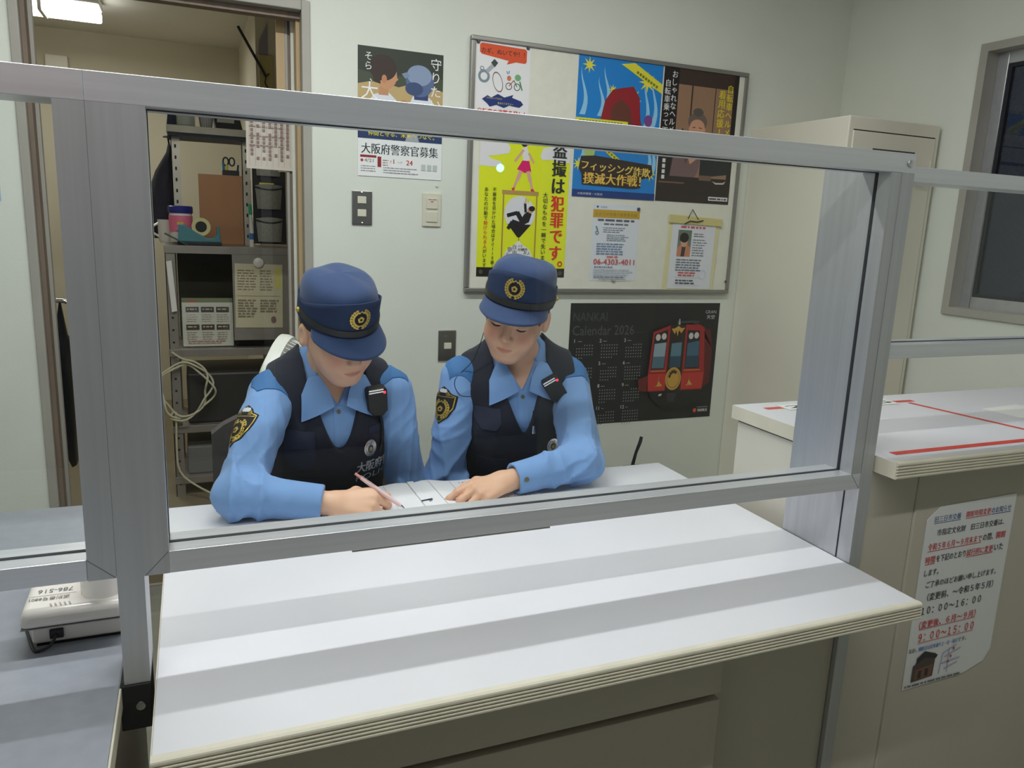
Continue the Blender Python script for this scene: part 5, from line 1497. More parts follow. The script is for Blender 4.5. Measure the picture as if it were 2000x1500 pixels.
# ear wire of the pointing officer
e0 = B['HL'](-.075, .0, -.02)
dB = Decal(B['TL'](0, -.02, 0), B['Tm'][:, 0], B['Tm'][:, 2], B['outer'], .16)
pts = [e0, e0 + np.array((-.012, -.012, -.045)), B['TL'](-.125, -.045, .02), B['TL'](-.175, -.055, -.03), B['TL'](-.165, -.075, -.065), B['TL'](-.13, -.100, -.062)]
def smooth_path(P, n=24):
    P = np.array(P, float); out = []
    Q = np.vstack([2 * P[0] - P[1], P, 2 * P[-1] - P[-2]])
    for i in range(1, len(Q) - 2):
        for t_ in np.linspace(0, 1, max(2, n // (len(P) - 1)), endpoint=False):
            p0, p1, p2, p3 = Q[i - 1], Q[i], Q[i + 1], Q[i + 2]
            out.append(.5 * ((2 * p1) + (-p0 + p2) * t_ + (2 * p0 - 5 * p1 + 4 * p2 - p3) * t_ ** 2 + (-p0 + 3 * p1 - 3 * p2 + p3) * t_ ** 3))
    return out + [P[-1]]
tag(MB().tube(smooth_path(pts), .0011, n=6).build('ear_wire', M_BLACK, smooth=True), 'thin black earphone wire hanging from the pointing officer ear', 'earphone wire')

# open ledger
G = thing('open_ledger', 'open ledger with white ruled pages under the officers hands', 'ledger', (0.468, 1.58, K))
def page(x0, x1, gut):
    nx, ny = 14, 8; vs = []
    for i in range(nx + 1):
        x = x0 + (x1 - x0) * i / nx
        d = abs(x - gut)
        z = K + .0045 + .0065 * math.exp(-((d - .035) / .035) ** 2) * (d > .002) + .0012 * math.sin(x * 40)
        for j in range(ny + 1):
            y = 1.440 + .285 * j / ny + .004 * math.sin(9 * (x - x0)) * (j == ny)
            vs.append((x, y, z + .0008 * math.sin(6 * y + x * 20)))
    n = (nx + 1) * (ny + 1)
    vs += [(v[0], v[1], K + .0008) for v in vs]
    fs = [(i * (ny + 1) + j, (i + 1) * (ny + 1) + j, (i + 1) * (ny + 1) + j + 1, i * (ny + 1) + j + 1) for i in range(nx) for j in range(ny)]
    fs += [tuple(a + n for a in f[::-1]) for f in fs]
    for i in range(nx):
        for j in (0, ny):
            a, b = i * (ny + 1) + j, (i + 1) * (ny + 1) + j; fs.append((a, b, b + n, a + n))
    for j in range(ny):
        for i in (0, nx):
            a, b = i * (ny + 1) + j, i * (ny + 1) + j + 1; fs.append((a, b, b + n, a + n))
    return MB().add(vs, fs)
M_PAGE = mat('ledger_paper', rgb(236, 236, 240), 0.6)
bind(G, 'cover', MB().box(.271, .749, 1.441, 1.722, K + .0002, K + .0012), mat('ledger_cover', rgb(200, 200, 206), 0.6))
bind(G, 'left_page', page(.270, .4595, .468), M_PAGE, smooth=True)
bind(G, 'right_page', page(.4765, .750, .468), M_PAGE, smooth=True)
bind(G, 'spine_strip', MB().prism([(.4595, 0), (.4605, .0105), (.4750, .0112), (.4765, 0)], .289, o=(0, 1.438, K + .001), u=(1, 0, 0), v=(0, 0, 1), nrm=(0, 1, 0)), M_PAGE)
def zt(x):
    d = abs(x - .468); return K + .0045 + .0065 * math.exp(-((d - .035) / .035) ** 2) + .0012 * math.sin(x * 40) + .0014
ln = MB(); M_INK = mat('ledger_rule', rgb(150, 154, 168), 0.7)
for x in (.335, .40, .51, .565, .62, .69):
    ln.box(x, x + .0008, 1.445, 1.72, zt(x), zt(x) + .0001)
bind(G, 'ruled_line', ln, M_INK)
bind(G, 'bookmark', MB().obox((.472, 1.592, K + .0125), (.013, .001, .001), (0, .003, 0), (0, 0, .0008)), mat('dark_mark', rgb(40, 44, 70), 0.6))
wr = MB(); rr = random.Random(3)
for r in range(9):
    x = .585
    y = 1.705 - r * .022
    while x < .72:
        w_ = rr.uniform(.002, .006)
        wr.box(x, x + w_, y, y + rr.uniform(.0012, .0035), zt(x) + .0003, zt(x) + .0005); x += w_ + rr.uniform(.003, .010)
tag(bind(G, 'handwriting', wr, mat('ink', rgb(70, 74, 96), 0.7)), kind='stuff')
# pen
M_PINK = mat('pink_pen', rgb(238, 206, 208), 0.3, coat=.3)
p0, p1 = np.array((.408, 1.540, .7365)), np.array((.322, 1.585, .800)); d = (p1 - p0) / np.linalg.norm(p1 - p0)
t = thing('pen', 'pale pink pen held in the writing officer hand', 'pen', tuple(p0))
bind(t, 'barrel', MB().tube([p0 + d * .012, p0 + d * .03, p0 + d * .095, p0 + d * .118], [.0036, .0048, .0048, .0042], n=14), M_PINK, smooth=True)
bind(t, 'tip', MB().tube([p0, p0 + d * .012], [.0008, .0036], n=12), M_CHROME, smooth=True)
bind(t, 'push_button', MB().tube([p0 + d * .118, p0 + d * .134], [.0030, .0028], n=12), mat('pen_button', rgb(226, 150, 140), 0.4), smooth=True)
bind(t, 'clip', MB().obox(p0 + d * .100 + np.array((0, -.002, .0055)), d * .018, (0, .0012, 0), (0, 0, .0006)), M_PINK)
# cuff button on the pointing officer sleeve
el, wl = np.array((0.872, 1.612, 0.785)), np.array((0.655, 1.592, 0.758))
cc = el + (wl - el) * .78
db = Decal(cc + np.array((0, -.05, .01)), (1, .06, .06), (0, .25, .97), B['shirt'], .04)
mb = MB(); db.plate(mb, [(.0058 * math.cos(x), .0058 * math.sin(x)) for x in np.linspace(0, 2 * PI, 14, endpoint=False)], M_BUTTON, .0004, .002, 3)
B['part_of'](B['so'], 'button', mb)

# two-way radio hooked on the back edge of the counter desk
t = thing('two_way_radio', 'black two-way radio aerial behind the right back edge of the counter desk', 'radio', (1.117, 1.75, K))
bind(t, 'body', MB().box(1.085, 1.145, 1.735, 1.770, .585, .708), M_BLACK, bevel=.005, seg=3)
bind(t, 'aerial', MB().tube([(1.112, 1.757, .705), (1.122, 1.758, .745), (1.133, 1.758, .775), (1.136, 1.758, .790)], [.0050, .0042, .0050, .0046], n=10), M_BLACK, smooth=True)
bind(t, 'belt_clip', MB().box(1.100, 1.130, 1.7315, 1.736, .62, .70), M_STEEL)

# ------------------------------------------------------------------ office chairs
M_CHAIR = mat('grey_chair_fabric', rgb(84, 80, 80), 0.9, var=0.1, vscale=80)
def chair(x, y, rz, label, half=.27):
    t = thing('office_chair', label, 'chair', (x, y, 0), 'office chairs behind the counter')
    c, s_ = math.cos(rz), math.sin(rz)
    Rm = lambda a, b, z: (x + a * c - b * s_, y + a * s_ + b * c, z)
    mb = MB(); vs = []; n = 16; th = .045
    for i in range(n + 1):
        q = -1 + 2 * i / n
        for (o_, z) in ((0, .56), (0, .60), (0, .74), (0, .80), (th, .80), (th, .74), (th, .60), (th, .56)):
            ed = .02 * (abs(q) > .93)
            vs.append(Rm(q * half, .26 - .13 * q * q + o_ - .0, z + (.02 if z < .58 else -.03 if z > .78 else 0) * (abs(q) ** 6)))
    fs = [(i * 8 + j, (i + 1) * 8 + j, (i + 1) * 8 + (j + 1) % 8, i * 8 + (j + 1) % 8) for i in range(n) for j in range(8)] + [tuple(range(8)), tuple(n * 8 + 7 - j for j in range(8))]
    bind(t, 'backrest', mb.add(vs, fs), M_CHAIR, smooth=True)
    seat = MB(); ring = [(.23 * np.sign(math.cos(a)) * abs(math.cos(a)) ** .5, .22 * np.sign(math.sin(a)) * abs(math.sin(a)) ** .5) for a in np.linspace(0, 2 * PI, 28, endpoint=False)]
    vs = []
    for (f, z) in ((.9, .385), (1, .40), (1, .43), (.9, .445)): vs += [Rm(a * f, b * f, z) for a, b in ring]
    k = len(ring)
    seat.add(vs, [(i * k + j, i * k + (j + 1) % k, (i + 1) * k + (j + 1) % k, (i + 1) * k + j) for i in range(3) for j in range(k)] + [tuple(range(k))[::-1], tuple(3 * k + j for j in range(k))])
    bind(t, 'seat', seat, M_CHAIR, smooth=True)
    bind(t, 'back_support', MB().tube([Rm(0, .15, .38), Rm(0, .29, .40), Rm(0, .315, .56), Rm(0, .31, .66)], .016, n=10), M_BLACK, smooth=True)
    bind(t, 'gas_column', MB().tube([Rm(0, 0, .07), Rm(0, 0, .385)], .025, n=14), M_BLACK, smooth=True)
    for k in range(5):
        a = 2 * PI * k / 5 + .3
        bind(t, 'base_leg', MB().tube([Rm(0, 0, .095), Rm(.27 * math.cos(a), .27 * math.sin(a), .07)], [.024, .016], n=8), M_BLACK, smooth=True)
        e = Rm(.27 * math.cos(a), .27 * math.sin(a), .026)
        bind(t, 'caster', MB().tube([np.array(e) - (.014, 0, 0), np.array(e) + (.014, 0, 0)], .026, n=14), M_BLACK, smooth=True)
    return t
chair(0.285, 2.00, 0.0, 'grey office chair under the writing officer', .255)
chair(0.935, 1.99, -0.05, 'grey office chair under the pointing officer', .215)

# ------------------------------------------------------------------ electric fan behind the writing officer
t = thing('electric_fan', 'white electric fan with a wire cage standing behind the writing officer', 'fan', (0.30, 2.45, 0))
fc = np.array((.225, 2.42, .838)); fa = np.array((-.90, .34, .22)); fa /= np.linalg.norm(fa)
fu = np.cross(fa, (0, 0, 1)); fu /= np.linalg.norm(fu); fv = np.cross(fu, fa)
FA = np.stack([fu, fv, fa], 1)
M_FAN = mat('fan_white', rgb(232, 232, 224), 0.4)
bind(t, 'rim', MB().lathe([(.150, -.016), (.158, -.018), (.161, 0), (.158, .018), (.150, .016), (.148, 0), (.150, -.016)], n=40, c=fc, A=FA), M_FAN, smooth=True)
cg = MB()
for k in range(44):
    a = 2 * PI * k / 44
    P_ = lambda r, h: fc + FA @ np.array((r * math.cos(a), r * math.sin(a), h))
    cg.tube([P_(.150, -.008), P_(.142, -.045), P_(.11, -.075), P_(.05, -.088)], .0014, n=4, cap=False)
    cg.tube([P_(.150, .008), P_(.11, .030), P_(.045, .042)], .0014, n=4, cap=False)
for r, h_ in ((.05, -.088), (.10, -.078), (.14, -.048), (.10, .034), (.045, .042)):
    cg.tube([fc + FA @ np.array((r * math.cos(a), r * math.sin(a), h_)) for a in np.linspace(0, 2 * PI, 33)], .0016, n=5, cap=False)
tag(bind(t, 'wire_cage', cg, M_FAN), kind='stuff')
bind(t, 'hub_cap', MB().lathe([(0, .048), (.03, .046), (.042, .040), (.042, .034)], n=20, c=fc, A=FA), M_FAN, smooth=True)
for k in range(4):
    a = 2 * PI * k / 4; bl = []
    for r in np.linspace(.03, .135, 6):
        for w_ in (-1, 1):
            an = a + w_ * (.10 + .45 * (r / .135)) ; bl.append(fc + FA @ np.array((r * math.cos(an), r * math.sin(an), w_ * .012 - .02)))
    bind(t, 'blade', MB().add(bl, [(2 * i, 2 * i + 1, 2 * i + 3, 2 * i + 2) for i in range(5)]), mat('fan_blade', rgb(190, 205, 206), 0.3))
bind(t, 'motor', MB().lathe([(.045, -.16), (.058, -.15), (.062, -.10), (.05, -.085)], n=24, c=fc, A=FA), M_FAN, smooth=True)
fm = fc - fa * .12
bind(t, 'pole', MB().tube([(fm[0], fm[1], .03), (fm[0], fm[1], fm[2] - .04)], .013, n=14), M_FAN, smooth=True)
bind(t, 'base', MB().lathe([(.16, 0), (.165, .008), (.15, .025), (.03, .035), (.0, .036)], n=32, c=(fm[0], fm[1], 0)), M_FAN, smooth=True)

# ------------------------------------------------------------------ telephone on the grey desk
M_PH = mat('phone_white', rgb(238, 232, 226), 0.25, coat=.4)
ph = thing('telephone', 'white desk telephone with a black plug and upside-down lettering', 'telephone', (-.185, 1.30, K))
base_p = [(-.252, 1.186), (-.114, 1.186), (-.114, 1.405), (-.252, 1.405)]
bind(ph, 'base', MB().prism([(-.238, 1.194), (-.1145, 1.194), (-.1145, 1.40), (-.238, 1.40)], .034, o=(0, 0, K + .004), u=(1, 0, 0), v=(0, 1, 0), nrm=(0, 0, 1)), M_PH, bevel=.006, seg=3)
bind(ph, 'top_cover', MB().add([(-.250, 1.176, K + .036), (-.1125, 1.176, K + .036), (-.1125, 1.41, K + .050), (-.250, 1.41, K + .050), (-.246, 1.182, K + .062), (-.114, 1.182, K + .062), (-.114, 1.405, K + .076), (-.246, 1.405, K + .076)],
     [(3, 2, 1, 0), (4, 5, 6, 7), (0, 1, 5, 4), (1, 2, 6, 5), (2, 3, 7, 6), (3, 0, 4, 7)]), M_PH, bevel=.010, seg=4, smooth=True)
bind(ph, 'seam', MB().box(-.2475, -.114, 1.1795, 1.40, K + .0355, K + .0365), mat('seam_grey', rgb(150, 146, 142), 0.6))
bind(ph, 'rubber_foot', MB().box(-.232, -.118, 1.198, 1.395, K, K + .005), M_BLACK)
hs = MB()
hs.tube([(-.144, 1.215, K + .085), (-.144, 1.232, K + .100), (-.146, 1.30, K + .104), (-.146, 1.37, K + .106), (-.146, 1.395, K + .094)], [.022, .026, .021, .026, .022], n=18)
hs.tube([(-.144, 1.226, K + .060), (-.144, 1.226, K + .104), (-.144, 1.226, K + .110)], [.031, .030, .022], n=22)
hs.tube([(-.146, 1.385, K + .074), (-.146, 1.385, K + .108)], [.028, .024], n=20)
bind(ph, 'handset', hs, M_PH, smooth=True)
bind(ph, 'socket', MB().box(-.214, -.196, 1.190, 1.196, K + .012, K + .026), M_BLACK, bevel=.001)
bind(ph, 'cord', MB().tube(smooth_path([(-.205, 1.189, K + .018), (-.212, 1.180, K + .008), (-.225, 1.178, K + .003), (-.236, 1.19, K + .002), (-.262, 1.28, K + .002)]), .0022, n=8), M_BLACK, smooth=True)
sl = 0.014 / 0.23
sh = Sheet((-.176, 1.405, K + .0757), (-1, 0, 0), (0, -1, -sl)); sh.lay = .0006
sh.text('選別番号8801', .012, .186, .012, (96, 92, 90), width=.052, height=.010); sh.rect(.004, .180, .068, .1808, (120, 116, 112)); sh.text('786-516', .010, .162, .012, (120, 118, 116), width=.046, height=.011)
for k in range(3): sh.ring(.014 + k * .02, .145, .004, .0048, (150, 150, 150))
sh.rect(.020, .112, .026, .130, (120, 120, 124))
for k in range(5): sh.poly([(.010 + k * .006, .206), (.012 + k * .006, .206), (.009 + k * .006, .214), (.007 + k * .006, .214)], (170, 164, 158))
sh.finish(ph)

# ------------------------------------------------------------------ steel rack in the rear room and what stands on it
M_RACK = mat('rack_steel', rgb(150, 144, 134), 0.45, 0.4, var=0.08, vscale=20)
M_RACKW = mat('rack_light_steel', rgb(196, 190, 174), 0.4, 0.5, var=0.08, vscale=20)
rk = thing('steel_rack', 'grey perforated steel rack full of office things beyond the doorway', 'rack', (.15, 3.52, RF))
for (x, y) in ((-.098, 3.34), (.385, 3.34), (-.098, 3.70), (.385, 3.70)):
    sx = 1 if x < 0 else -1; sy = 1 if y < 3.5 else -1
    pst = bind(rk, 'post', MB().box(min(x, x + sx * .036), max(x, x + sx * .036), min(y, y + sy * .003), max(y, y + sy * .003), RF, 1.19)
               .box(min(x, x + sx * .003), max(x, x + sx * .003), min(y, y + sy * .036), max(y, y + sy * .036), RF, 1.19), M_RACK)
    if sy > 0:
        hl = MB()
        for z in np.arange(RF + .05, 1.18, .05): hl.box(x + sx * .018 - .004, x + sx * .018 + .004, y - .0006, y + .0002, z, z + .008)
        tag(sub(pst, 'bolt_hole', hl, M_DARK), kind='stuff')
for z in (.235, .455, .775, 1.19):
    bind(rk, 'shelf', MB().box(-.10, .388, 3.335, 3.705, z, z + .030), M_RACK, bevel=.001)
for x in (-.062, .215):
    pst = bind(rk, 'upper_post', MB().box(x, x + .034, 3.60, 3.603, 1.22, 1.656).box(x, x + .003, 3.60, 3.634, 1.22, 1.656), M_RACKW)
    hl = MB()
    for z in np.arange(1.25, 1.64, .045): hl.box(x + .013, x + .020, 3.5992, 3.6002, z, z + .014)
    tag(sub(pst, 'slot', hl, M_DARK), kind='stuff')
bind(rk, 'upper_shelf', MB().box(-.075, .255, 3.55, 3.80, 1.668, 1.697), M_RACKW, bevel=.001)
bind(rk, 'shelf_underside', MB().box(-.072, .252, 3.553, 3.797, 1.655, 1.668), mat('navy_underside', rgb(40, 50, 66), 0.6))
bind(rk, 'back_panel', MB().box(-.06, .38, 3.695, 3.70, .80, 1.19), mat('dark_panel', rgb(84, 82, 72), 0.7, var=.1))
ZS = 1.2203
t = thing('tape_dispenser', 'teal tape dispenser with a roll on the rack top', 'tape dispenser', (.04, 3.42, ZS))
bind(t, 'body', MB().prism([(-.048, .014), (-.044, .082), (-.02, .080), (.02, .052), (.06, .030), (.085, .030), (.098, .045), (.100, .078), (.108, .078), (.114, .014)], .06, o=(0, 3.45, ZS), u=U, v=V, nrm=(0, -1, 0)), mat('teal_plastic', rgb(78, 132, 140), 0.35), bevel=.003)
bind(t, 'base', MB().box(-.050, .116, 3.388, 3.452, ZS, ZS + .014), M_BLACK, bevel=.002)
bind(t, 'tape_roll', MB().lathe([(.022, -.012), (.036, -.012), (.036, .012), (.022, .012), (.022, -.012)], n=24, c=(.040, 3.42, ZS + .074), A=[[1, 0, 0], [0, 0, -1], [0, 1, 0]]), mat('tape_yellow', rgb(216, 206, 150), 0.4), smooth=True)
bind(t, 'roll_core', MB().lathe([(.0, -.013), (.021, -.013), (.021, .013), (.0, .013)], n=20, c=(.040, 3.42, ZS + .074), A=[[1, 0, 0], [0, 0, -1], [0, 1, 0]]), M_BLACK)
t = thing('cleaner_tub', 'pink and white tub with a navy lid on the rack top', 'tub', (-.038, 3.52, ZS))
bind(t, 'body', MB().lathe([(.036, 0), (.042, .006), (.044, .125)], n=28, c=(-.036, 3.53, ZS)), M_WHITEP, smooth=True)
bind(t, 'label_band', MB().lathe([(.0432, .050), (.0450, .050), (.0458, .115), (.0440, .115), (.0432, .050)], n=28, c=(-.036, 3.53, ZS)), mat('pink_label', rgb(236, 120, 150), 0.5, var=.08, vscale=40), smooth=True)
bind(t, 'lid', MB().lathe([(.047, .125), (.048, .128), (.048, .150), (.044, .154), (0, .155)], n=28, c=(-.036, 3.53, ZS)), mat('navy_lid', rgb(44, 44, 130), 0.35), smooth=True)
sh = Sheet((-.06, 3.484, ZS + .055), U, V); sh.lay = .001; sh.rect(.010, .022, .034, .034, (206, 196, 60)); sh.ell(.02, .006, .014, .008, (176, 150, 210)); sh.finish(t)
t = thing('white_mug', 'white mug behind the pink tub on the rack top', 'mug', (-.093, 3.62, ZS))
bind(t, 'body', MB().lathe([(.028, 0), (.034, .01), (.036, .095), (.033, .095), (.030, .012), (0, .012)], n=24, c=(-.093, 3.64, ZS)), M_WHITEP, smooth=True)
bind(t, 'handle', MB().tube([(-.125, 3.63, ZS + .025), (-.148, 3.625, ZS + .04), (-.148, 3.625, ZS + .065), (-.125, 3.63, ZS + .08)], .005, n=8), M_WHITEP, smooth=True)
tag(MB().obox((-.055, 3.42, ZS + .022), (.042, 0, -.022), (0, .05, 0), (.0008, 0, .0015)).build('green_tray', mat('dark_green_plastic', rgb(44, 84, 66), 0.4)), 'dark green tray leaning beside the teal tape dispenser', 'tray')
t = thing('wooden_board', 'brown wooden board standing on the rack top', 'board', (.145, 3.63, ZS))
bind(t, 'panel', MB().box(.039, .250, 3.615, 3.633, ZS, 1.512), mat('brown_plywood', rgb(182, 130, 86), 0.5, var=.2, vscale=5, stretch=(1, 1, .35)), bevel=.001)
t = thing('pen_holder', 'black pen holder with scissors above the wooden board', 'pen holder', (.172, 3.68, ZS))
bind(t, 'cup', MB().box(.138, .206, 3.645, 3.70, ZS, 1.535), M_BLACK, bevel=.002)
for x in (.153, .178): bind(t, 'scissor_handle', MB().tube([(x + .011 * math.cos(a), 3.67, 1.572 + .017 * math.sin(a)) for a in np.linspace(0, 2 * PI, 17)], .0032, n=8), mat('scissor_black', rgb(40, 44, 56), 0.4), smooth=True)
bind(t, 'blue_pen', MB().tube([(.146, 3.66, 1.50), (.142, 3.66, 1.565)], .005, n=8), mat('pen_blue', rgb(50, 130, 180), 0.4), smooth=True)
bind(t, 'yellow_pen', MB().tube([(.158, 3.655, 1.50), (.156, 3.655, 1.558)], .005, n=8), mat('pen_yellow', rgb(226, 206, 60), 0.4), smooth=True)
bind(t, 'navy_pen', MB().tube([(.196, 3.66, 1.50), (.203, 3.66, 1.560)], .004, n=8), mat('pen_navy', rgb(50, 60, 90), 0.4), smooth=True)
tag(MB().lathe([(.010, 0), (.012, .01), (.0, .03)], n=16, c=(.225, 3.66, 1.4995)).lathe([(.03, 0), (.03, .279)], n=16, c=(.225, 3.67, ZS)).build('red_capped_bottle', mat('red_plastic', rgb(222, 50, 40), 0.4), smooth=True), 'red topped bottle peeking over the wooden board', 'bottle')
t = thing('white_tube', 'slim white tube with a green cap beside the pocket organizer', 'tube', (.235, 3.40, ZS))
bind(t, 'body', MB().tube([(.234, 3.40, ZS), (.235, 3.40, ZS + .06), (.231, 3.40, ZS + .13)], [.011, .010, .006], n=14), M_WHITEP, smooth=True)
bind(t, 'cap', MB().tube([(.231, 3.40, ZS + .13), (.230, 3.40, ZS + .172)], [.0075, .0065], n=14), mat('green_cap', rgb(40, 170, 120), 0.4), smooth=True)
bind(t, 'label_band', MB().tube([(.2345, 3.40, ZS + .03), (.235, 3.40, ZS + .055)], .0108, n=14), mat('blue_label', rgb(60, 120, 180), 0.5), smooth=True)
M_MESH = mat('black_mesh_cloth', rgb(44, 44, 44), 0.9, var=.2, vscale=200); M_PKT = mat('grey_mesh_pocket', rgb(146, 144, 134), 0.85, var=.12, vscale=120)
t = thing('pocket_organizer', 'black hanging organizer with grey mesh pockets beside the rack', 'organizer', (.30, 3.33, 1.23))
bind(t, 'backing', MB().box(.236, .364, 3.326, 3.330, 1.236, 1.62), M_MESH, bevel=.001)
for z in (1.245, 1.375, 1.505):
    vs = []
    for i in range(9):
        q = -1 + i / 4
        for (zz, bul) in ((z, .010), (z + .05, .028), (z + .098, .026)):
            wd = .045 + .008 * (zz - z) / .1
            vs.append((.298 + q * wd, 3.325 - bul * (1 - q * q) ** .5 - .001, zz - .006 * (q * q) * (zz > z + .09)))
    bind(t, 'pocket', MB().add(vs, [(i * 3 + j, (i + 1) * 3 + j, (i + 1) * 3 + j + 1, i * 3 + j + 1) for i in range(8) for j in range(2)]), M_PKT, smooth=True)
    bind(t, 'pocket_hem', MB().tube([(.298 + q * .053, 3.325 - .029 * (1 - q * q) ** .5 - .001, z + .086 - .010 * (1 - q * q)) for q in np.linspace(-1, 1, 9)], .003, n=6), M_MESH)
bind(t, 'yellow_note', MB().box(.262, .318, 3.318, 3.320, 1.40, 1.478), mat('yellow_note', rgb(226, 206, 70), 0.6))
# hanging lists
def hanging(name, label, x0, y, z0, wd, hg, base, draw, skew=0.0):
    t, p = poster(name, label, x0, z0, wd, hg, y, base, cat='paper list', skew=skew)
    draw(p, wd, hg); p.finish(t); return t
def draw1(p, w, h):
    for k in range(6):
        p.lines(.010, h - .02 - k * .03, w - .03, 1, .02, .004, (150, 130, 126), jitter=.1)
    for k in range(7): [p.rect(.014 + k * (w - .036) / 6, h - .018 - j * .0131, .014 + k * (w - .036) / 6 + .009, h - .009 - j * .0131, (146, 120, 114)) for j in range(16) if RNG.rand() < .8]
    for k in range(8): p.rect(.010 + k * (w - .02) / 7, .01, .0106 + k * (w - .02) / 7, h - .006, (150, 140, 134))
hanging('duty_list', 'tall paper list hung in the doorway above the pocket organizer', .184, 2.835, 1.505, .152, .245, (212, 202, 190), draw1, -.01)
def draw2(p, w, h):
    p.rect(w * .85, h * .62, w * .96, h * .95, (214, 206, 110)); p.lines(.010, h - .03, w * .42, 8, .011, .005, (150, 140, 116)); p.lines(w * .52, h - .03, w * .3, 8, .011, .005, (150, 140, 116)); p.rect(.008, h * .5, w - .01, h * .505, (150, 140, 120)); p.lines(.010, h * .42, w * .42, 7, .011, .006, (140, 130, 108)); p.lines(w * .52, h * .42, w * .4, 5, .011, .006, (140, 130, 108)); p.ell(w * .8, h * .13, .010, .014, (130, 100, 96))
t = hanging('pinned_list', 'yellowed paper list held by a round white magnet on the rack', .156, 3.330, .893, .187, .262, (208, 198, 166), draw2, -.012)
tag(MB().lathe([(0, 0), (.020, 0), (.020, .008), (.016, .011), (0, .012)], n=22, c=(.251, 3.3285, 1.160), A=[[1, 0, 0], [0, 0, -1], [0, 1, 0]]).build('round_magnet', M_WHITEP, smooth=True), 'round white magnet holding the yellowed list on the rack', 'magnet')
bind(rk, 'end_board', MB().box(.150, .372, 3.3325, 3.3345, .84, 1.19), M_RACK)
# leaflet stand
t = thing('leaflet_stand', 'clear stand with flyers showing dark title boxes on the rack shelf', 'leaflet stand', (.05, 3.42, .805))
bind(t, 'holder', MB().box(-.048, .152, 3.38, 3.382, .806, .99).box(-.048, .152, 3.38, 3.46, .8055, .809), M_CLEAR)
p = Sheet((-.046, 3.3835, .810), U, (0, .04, 1))
bind(t, 'flyer', MB().prism([(0, 0), (.195, 0), (.195, .198), (0, .198)], .001, o=p.o, u=p.u, v=p.v, nrm=(0, 1, 0)), paper((226, 220, 204)))
p.rect(0, .180, .195, .198, (120, 130, 96)); p.rect(.02, .182, .06, .19, (176, 100, 80))
for r in range(2):
    for c_ in range(3):
        p.rect(.014 + c_ * .058, .140 - r * .072, .064 + c_ * .058, .162 - r * .072, (92, 74, 62)); p.lines(.020 + c_ * .058, .150 - r * .072, .038, 1, .01, .005, (214, 200, 186), jitter=.1); p.lines(.016 + c_ * .058, .128 - r * .072, .046, 4, .009, .003, (176, 160, 140))
p.lines(.02, .02, .15, 2, .008, .004, (200, 150, 140)); p.finish(t)
tag(MB().box(.16, .34, 3.40, 3.64, .8055, .87).build('black_box', mat('black_case', rgb(52, 48, 48), 0.6), bevel=.004), 'low black box beside the leaflet stand on the rack', 'box')
tag(MB().box(-.04, .30, 3.37, 3.68, .4855, .70).build('black_printer', mat('dark_case', rgb(58, 56, 54), 0.5), bevel=.01), 'large black machine on the middle rack shelf', 'machine')
tag(MB().box(-.05, .22, 3.37, 3.66, .2655, .385).build('grey_case', mat('grey_case', rgb(120, 120, 116), 0.6), bevel=.006), 'grey case on the lowest rack shelf', 'case')
# white cable looped on the rack
loops = [(-.09, 3.31, .80)]
for k in range(46):
    a = k * .36
    loops.append((-.06 + (.10 + .02 * math.sin(k)) * math.sin(a) + .01, 3.315 - .004 * (k % 5), .655 + (.10 + .015 * math.cos(k * .7)) * math.cos(a) - k * .0006))
loops += [(-.085, 3.315, .55), (-.088, 3.315, .40), (-.08, 3.31, .30), (-.02, 3.29, .24), (.08, 3.22, .20), (.20, 3.15, .187)]
tag(MB().tube(smooth_path(loops, 160), .0042, n=6).build('white_cable', mat('cream_cable', rgb(206, 200, 170), 0.6), smooth=True), 'cream cable hanging in loops on the rack and trailing to the floor', 'cable')
# things on the upper shelf
ZU = 1.6972
t = thing('storage_jar', 'clear jar with a pale lid on the upper rack shelf', 'jar', (-.0, 3.62, ZU))
bind(t, 'body', MB().lathe([(.030, 0), (.036, .006), (.036, .07)], n=24, c=(.0, 3.62, ZU)), mat('frosted_jar', rgb(206, 216, 206), 0.3), smooth=True)
bind(t, 'lid', MB().lathe([(.038, .07), (.038, .084), (0, .086)], n=24, c=(.0, 3.62, ZU)), M_WHITEP, smooth=True)
t = thing('striped_cup', 'striped white cup with a red top on the upper rack shelf', 'cup', (.078, 3.60, ZU))
bind(t, 'body', MB().lathe([(.022, 0), (.028, .05)], n=22, c=(.078, 3.60, ZU)), M_WHITEP, smooth=True)
for k in range(11):
    a = PI + PI * k / 10
    bind(t, 'stripe', MB().tube([(.078 + .0222 * math.cos(a), 3.60 + .0222 * math.sin(a), ZU + .002), (.078 + .0282 * math.cos(a), 3.60 + .0282 * math.sin(a), ZU + .048)], .0012, n=4), mat('stripe_blue', rgb(90, 110, 150), 0.5))
bind(t, 'rim_band', MB().lathe([(.0285, .048), (.030, .050), (.029, .068), (0, .069)], n=22, c=(.078, 3.60, ZU)), mat('faded_red', rgb(186, 90, 84), 0.5), smooth=True)
t = thing('dark_tray', 'dark tray with a white label on the upper rack shelf', 'tray', (.165, 3.66, ZU))
bind(t, 'body', MB().prism([(.118, 0), (.225, 0), (.212, .056), (.108, .056)], .12, o=(0, 3.74, ZU), u=U, v=V, nrm=(0, -1, 0)), mat('charcoal_tray', rgb(56, 58, 66), 0.6), bevel=.003)
bind(t, 'label', MB().box(.122, .190, 3.6185, 3.6200, ZU + .030, ZU + .044), paper((214, 212, 190)))
tag(MB().prism([(-.075, 0), (-.035, 0), (-.038, .07), (-.066, .07)], .12, o=(0, 3.74, ZU), u=U, v=V, nrm=(0, -1, 0)).build('navy_box', mat('navy_box', rgb(42, 56, 76), 0.6)), 'navy box at the left end of the upper rack shelf', 'box')
